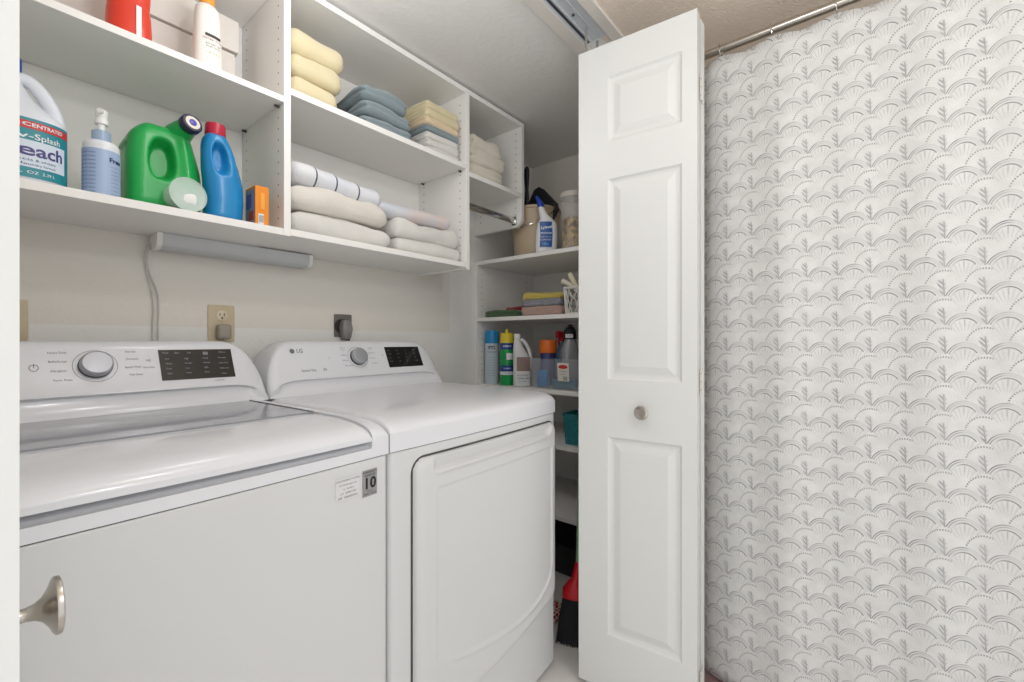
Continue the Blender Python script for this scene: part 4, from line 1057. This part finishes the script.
mb.text('FLOOR', .011, lambda a, b: w3(a, .055+b), 1); mb.text('CLEANER', .009, lambda a, b: w3(a, .040+b), 0, bold=.02); mb.text('32 OZ', .008, lambda a, b: w3(a, .026+b), 0)
mb.build('label_print', [plastic('teal_print', (60, 120, 140), .5), M_ink], wj, smooth=0)
# clear bin
cbn = thing('clear_storage_bin', 'clear plastic bin with a red and white sticker holding cleaning bottles', 'bin', (1.785, 1.112, S3))
M_bin = mat('clear_bin_plastic', (222, 228, 236), .12, alpha=.14)
def rr(hx, hy, z, r=.02, n=6):
    p = []
    for cx, cy, a0 in ((hx-r, hy-r, 0), (-hx+r, hy-r, 90), (-hx+r, -hy+r, 180), (hx-r, -hy+r, 270)):
        for i in range(n+1): a = math.radians(a0+90*i/n); p.append((cx+r*math.cos(a), cy+r*math.sin(a), z))
    return p
mb = MB(); mb.rings([rr(.114, .135, .001), rr(.124, .147, .128), rr(.131, .154, .130), rr(.131, .154, .138), rr(.123, .146, .137), rr(.112, .133, .004)], True, True)
mb.build('bin_body', M_bin, cbn, smooth=40)
mb = MB(); fx = lambda o: (lambda a, b: (-.1150-.0102*(b/.13)-o, -a, b))
mb.rect(.022, .082, .040, .122, fx(.0035), 0); mb.add([fx(.0042)(.052+.024*math.cos(2*PI*i/24), .104+.009*math.sin(2*PI*i/24)) for i in range(24)], [tuple(range(24))], 1)
mb.text('STORAGE', .009, lambda a, b: fx(.0045)(.050+a, .084+b), 2)
mb.text('6.5 qt', .009, lambda a, b: fx(.0045)(.050+a, .072+b), 2)
for k in range(7): mb.rect(.052+k*.003, .0535+k*.003, .045, .062, fx(.0045), 2)
mb.build('sticker', [plastic('sticker_white', (232, 226, 218), .5), plastic('sticker_red', (204, 62, 44), .5), M_ink], cbn, smooth=0)
ot = thing('orange_cap_tub', 'orange lidded tub inside the clear bin', 'tub', (1.775, 1.220, S3+.006))
MB().lathe([(.034, 0), (.037, .004), (.037, .155), (.035, .158)], None, 32).build('tub_body', plastic('navy_tub', (52, 54, 110), .4), ot)
MB().lathe([(.042, .156), (.0425, .160), (.0405, .213), (.038, .218), (.0001, .220)], None, 32).build('lid', plastic('orange_lid', (232, 112, 24), .4), ot, smooth=40)
sb = thing('grey_cleaner_bottle', 'grey bottle with a black cap standing in the clear bin', 'bottle', (1.780, 1.098, S3+.006), math.radians(-45))
MB().loft([(0, 0, 0, .036, .026, 2.6), (.006, 0, 0, .041, .031, 2.6), (.14, 0, 0, .044, .032, 2.6), (.175, 0, 0, .040, .030, 2.5), (.20, 0, 0, .033, .027, 2.3), (.225, 0, 0, .024, .022, 2)], 40).build('bottle_body', plastic('silver_grey_plastic', (150, 152, 156), .3, metal=.2), sb, smooth=60)
MB().lathe([(.030, .222), (.031, .226), (.028, .262), (.020, .276), (.010, .280), (.010, .29), (.0001, .291)], None, 28).build('cap', plastic('black_plastic', (30, 30, 34)), sb, smooth=30)
mb = MB(); w3 = wrap(0, 0, .031, .031, 2, .001, FA-.4); mb.grid(lins(-.018, .018, 6), [.228, .245], w3, 0); mb.text('PUSH', .010, lambda a, b: wrap(0, 0, .031, .031, 2, .0018, FA-.4)(a, .236+b), 1)
mb.build('cap_label', [M_white, M_ink], sb, smooth=0)
rt = thing('spray_bottle', 'spray bottle with a red trigger at the back of the clear bin', 'bottle', (1.870, 1.203, S3+.006))
MB().lathe([(.028, 0), (.031, .004), (.031, .15), (.015, .20), (.013, .215)], None, 28).build('bottle_body', plastic('spray_clear_blue', (120, 150, 180), .2), rt, smooth=40)
mb = MB(); rbox((-.045, -.011, .225), (.022, .011, .262), .007, (6, 4, 5), mb=mb); mb.tube([(-.015, 0, .235), (-.028, 0, .215), (-.022, 0, .195)], .005, 8); mb.lathe([(.015, .212), (.015, .228)], None, 20)
mb.build('trigger_head', plastic('red_trigger', (204, 30, 48), .35), rt, smooth=50)
tag(rbox((1.684, 1.17, S3+.006), (1.722, 1.225, S3+.085), .012, (6, 6, 6), lambda p, u: p+Vector((1, 1, 1))*.004*noise.noise(p*30)).build('blue_pouch', plastic('sky_blue_pouch', (30, 130, 200), .35), smooth=180), 'bright blue pouch inside the left end of the clear bin', 'pouch')
tag(rbox((1.684, 1.015, S3+.006), (1.714, 1.14, S3+.05), .008, (6, 6, 6)).build('teal_sponge', mat('teal_sponge', (40, 120, 140), .9, bump=(200, 1, .003)), smooth=180), 'teal sponge inside the clear bin below the sticker', 'sponge')
# shelf 4 teal basket
tb = thing('teal_basket', 'teal plastic basket on a lower linen shelf beside the door', 'basket', (1.735, 1.005, S4))
def tealmat():
    m = bpy.data.materials.new('teal_woven_plastic'); t = NT(m); t.b.inputs['Roughness'].default_value = .4
    sep = t.new('ShaderNodeSeparateXYZ'); t.t.links.new(t.coord(), sep.inputs[0])
    a = t.m('SINE', t.m('MULTIPLY', t.m('ADD', sep.outputs[0], sep.outputs[1]), 380)); b = t.m('SINE', t.m('MULTIPLY', sep.outputs[2], 380))
    f = t.m('GREATER_THAN', t.m('MULTIPLY', a, b), .25)
    t.put(t.b.inputs['Base Color'], t.mix(f, lin((26, 142, 150)), lin((14, 88, 98)))); t.bump(t.m('MULTIPLY', a, b), .8, .003); return m
mb = MB(); mb.rings([rr(.055, .062, .001, .015), rr(.062, .070, .128, .015), rr(.066, .074, .130, .015), rr(.066, .074, .138, .015), rr(.060, .068, .137, .015), rr(.053, .060, .004, .015)])
mb.build('basket_body', tealmat(), tb, smooth=40)
# floor things
tag(rbox((1.75, .87, 0), (2.09, 1.50, .145), .012, (6, 8, 5), lambda p, u: Vector((p.x-.012*u[0]*(1-p.z/.145), p.y, p.z))).build('black_tote', mat('black_tote_plastic', (34, 34, 36), .45)), 'low black storage tote on the floor under the linen shelves', 'bin')
bm = thing('broom', 'red capped broom with black bristles standing on the closet floor by the door', 'broom', (1.376, .852, 0), math.radians(20))
mb = MB(); rs = []
for z_, ty, tx, dy in ((.012, .048, .020, .0), (.09, .043, .019, -.004), (.16, .036, .017, -.010), (.178, .032, .016, -.012)):
    rs.append([(tx*math.copysign(abs(math.cos(a))**.7, math.cos(a)), dy+ty*math.copysign(abs(math.sin(a))**.7, math.sin(a))*(1), z_) for a in [2*PI*i/36 for i in range(36)]])
mb.rings(rs)
for k in range(90):
    y = random.uniform(-.046, .046); x = random.uniform(-.018, .018); mb.tube([(x*.9, y*.9, .03), (x*1.15, y*1.06, .0015+random.random()*.008)], .0012, 5, sub=0)
mb.build('bristles', mat('black_bristles', (26, 27, 34), .8, bump=(260, 1, .006)), bm, smooth=40)
MB().loft([(.170, 0, -.012, .018, .035, 2.6), (.176, 0, -.012, .020, .038, 2.6), (.205, 0, -.013, .020, .036, 2.4), (.222, 0, -.016, .018, .026, 2.2), (.245, 0, -.024, .014, .016, 2), (.30, 0, -.034, .0125, .0125, 2), (.305, 0, -.035, .011, .011, 2)], 32).build('broom_cap', plastic('red_broom_cap', (206, 26, 40), .3), bm, smooth=50)
MB().tube([(0, -.034, .302), (.03, -.040, .80), (.062, -.048, 1.32)], .0105, 14).build('broom_handle', plastic('sage_handle', (140, 170, 140), .35), bm)
def checked():
    m = bpy.data.materials.new('red_white_check'); t = NT(m); ck = t.new('ShaderNodeTexChecker'); ck.inputs['Scale'].default_value = 90
    ck.inputs[1].default_value = (*lin((176, 40, 44)), 1); ck.inputs[2].default_value = (*lin((228, 214, 208)), 1); t.t.links.new(t.coord(), ck.inputs[0]); t.t.links.new(ck.outputs[0], t.b.inputs['Base Color']); t.b.inputs['Roughness'].default_value = .9; return m
tag(rbox((-.045, -.026, 0), (.045, .026, .046), .018, (14, 10, 8), lambda p, u: p+Vector((0, 0, .014*noise.noise(p*40)*(p.z > .01)))+Vector((.008*noise.noise(p*50), .008*noise.noise(p*45+Vector((3, 3, 3))), 0))).build('crumpled_rag', checked(), smooth=180, loc=(1.475, .965, .0005), rot=(0, 0, .6)), 'crumpled red and white rag on the closet floor behind the broom', 'rag')
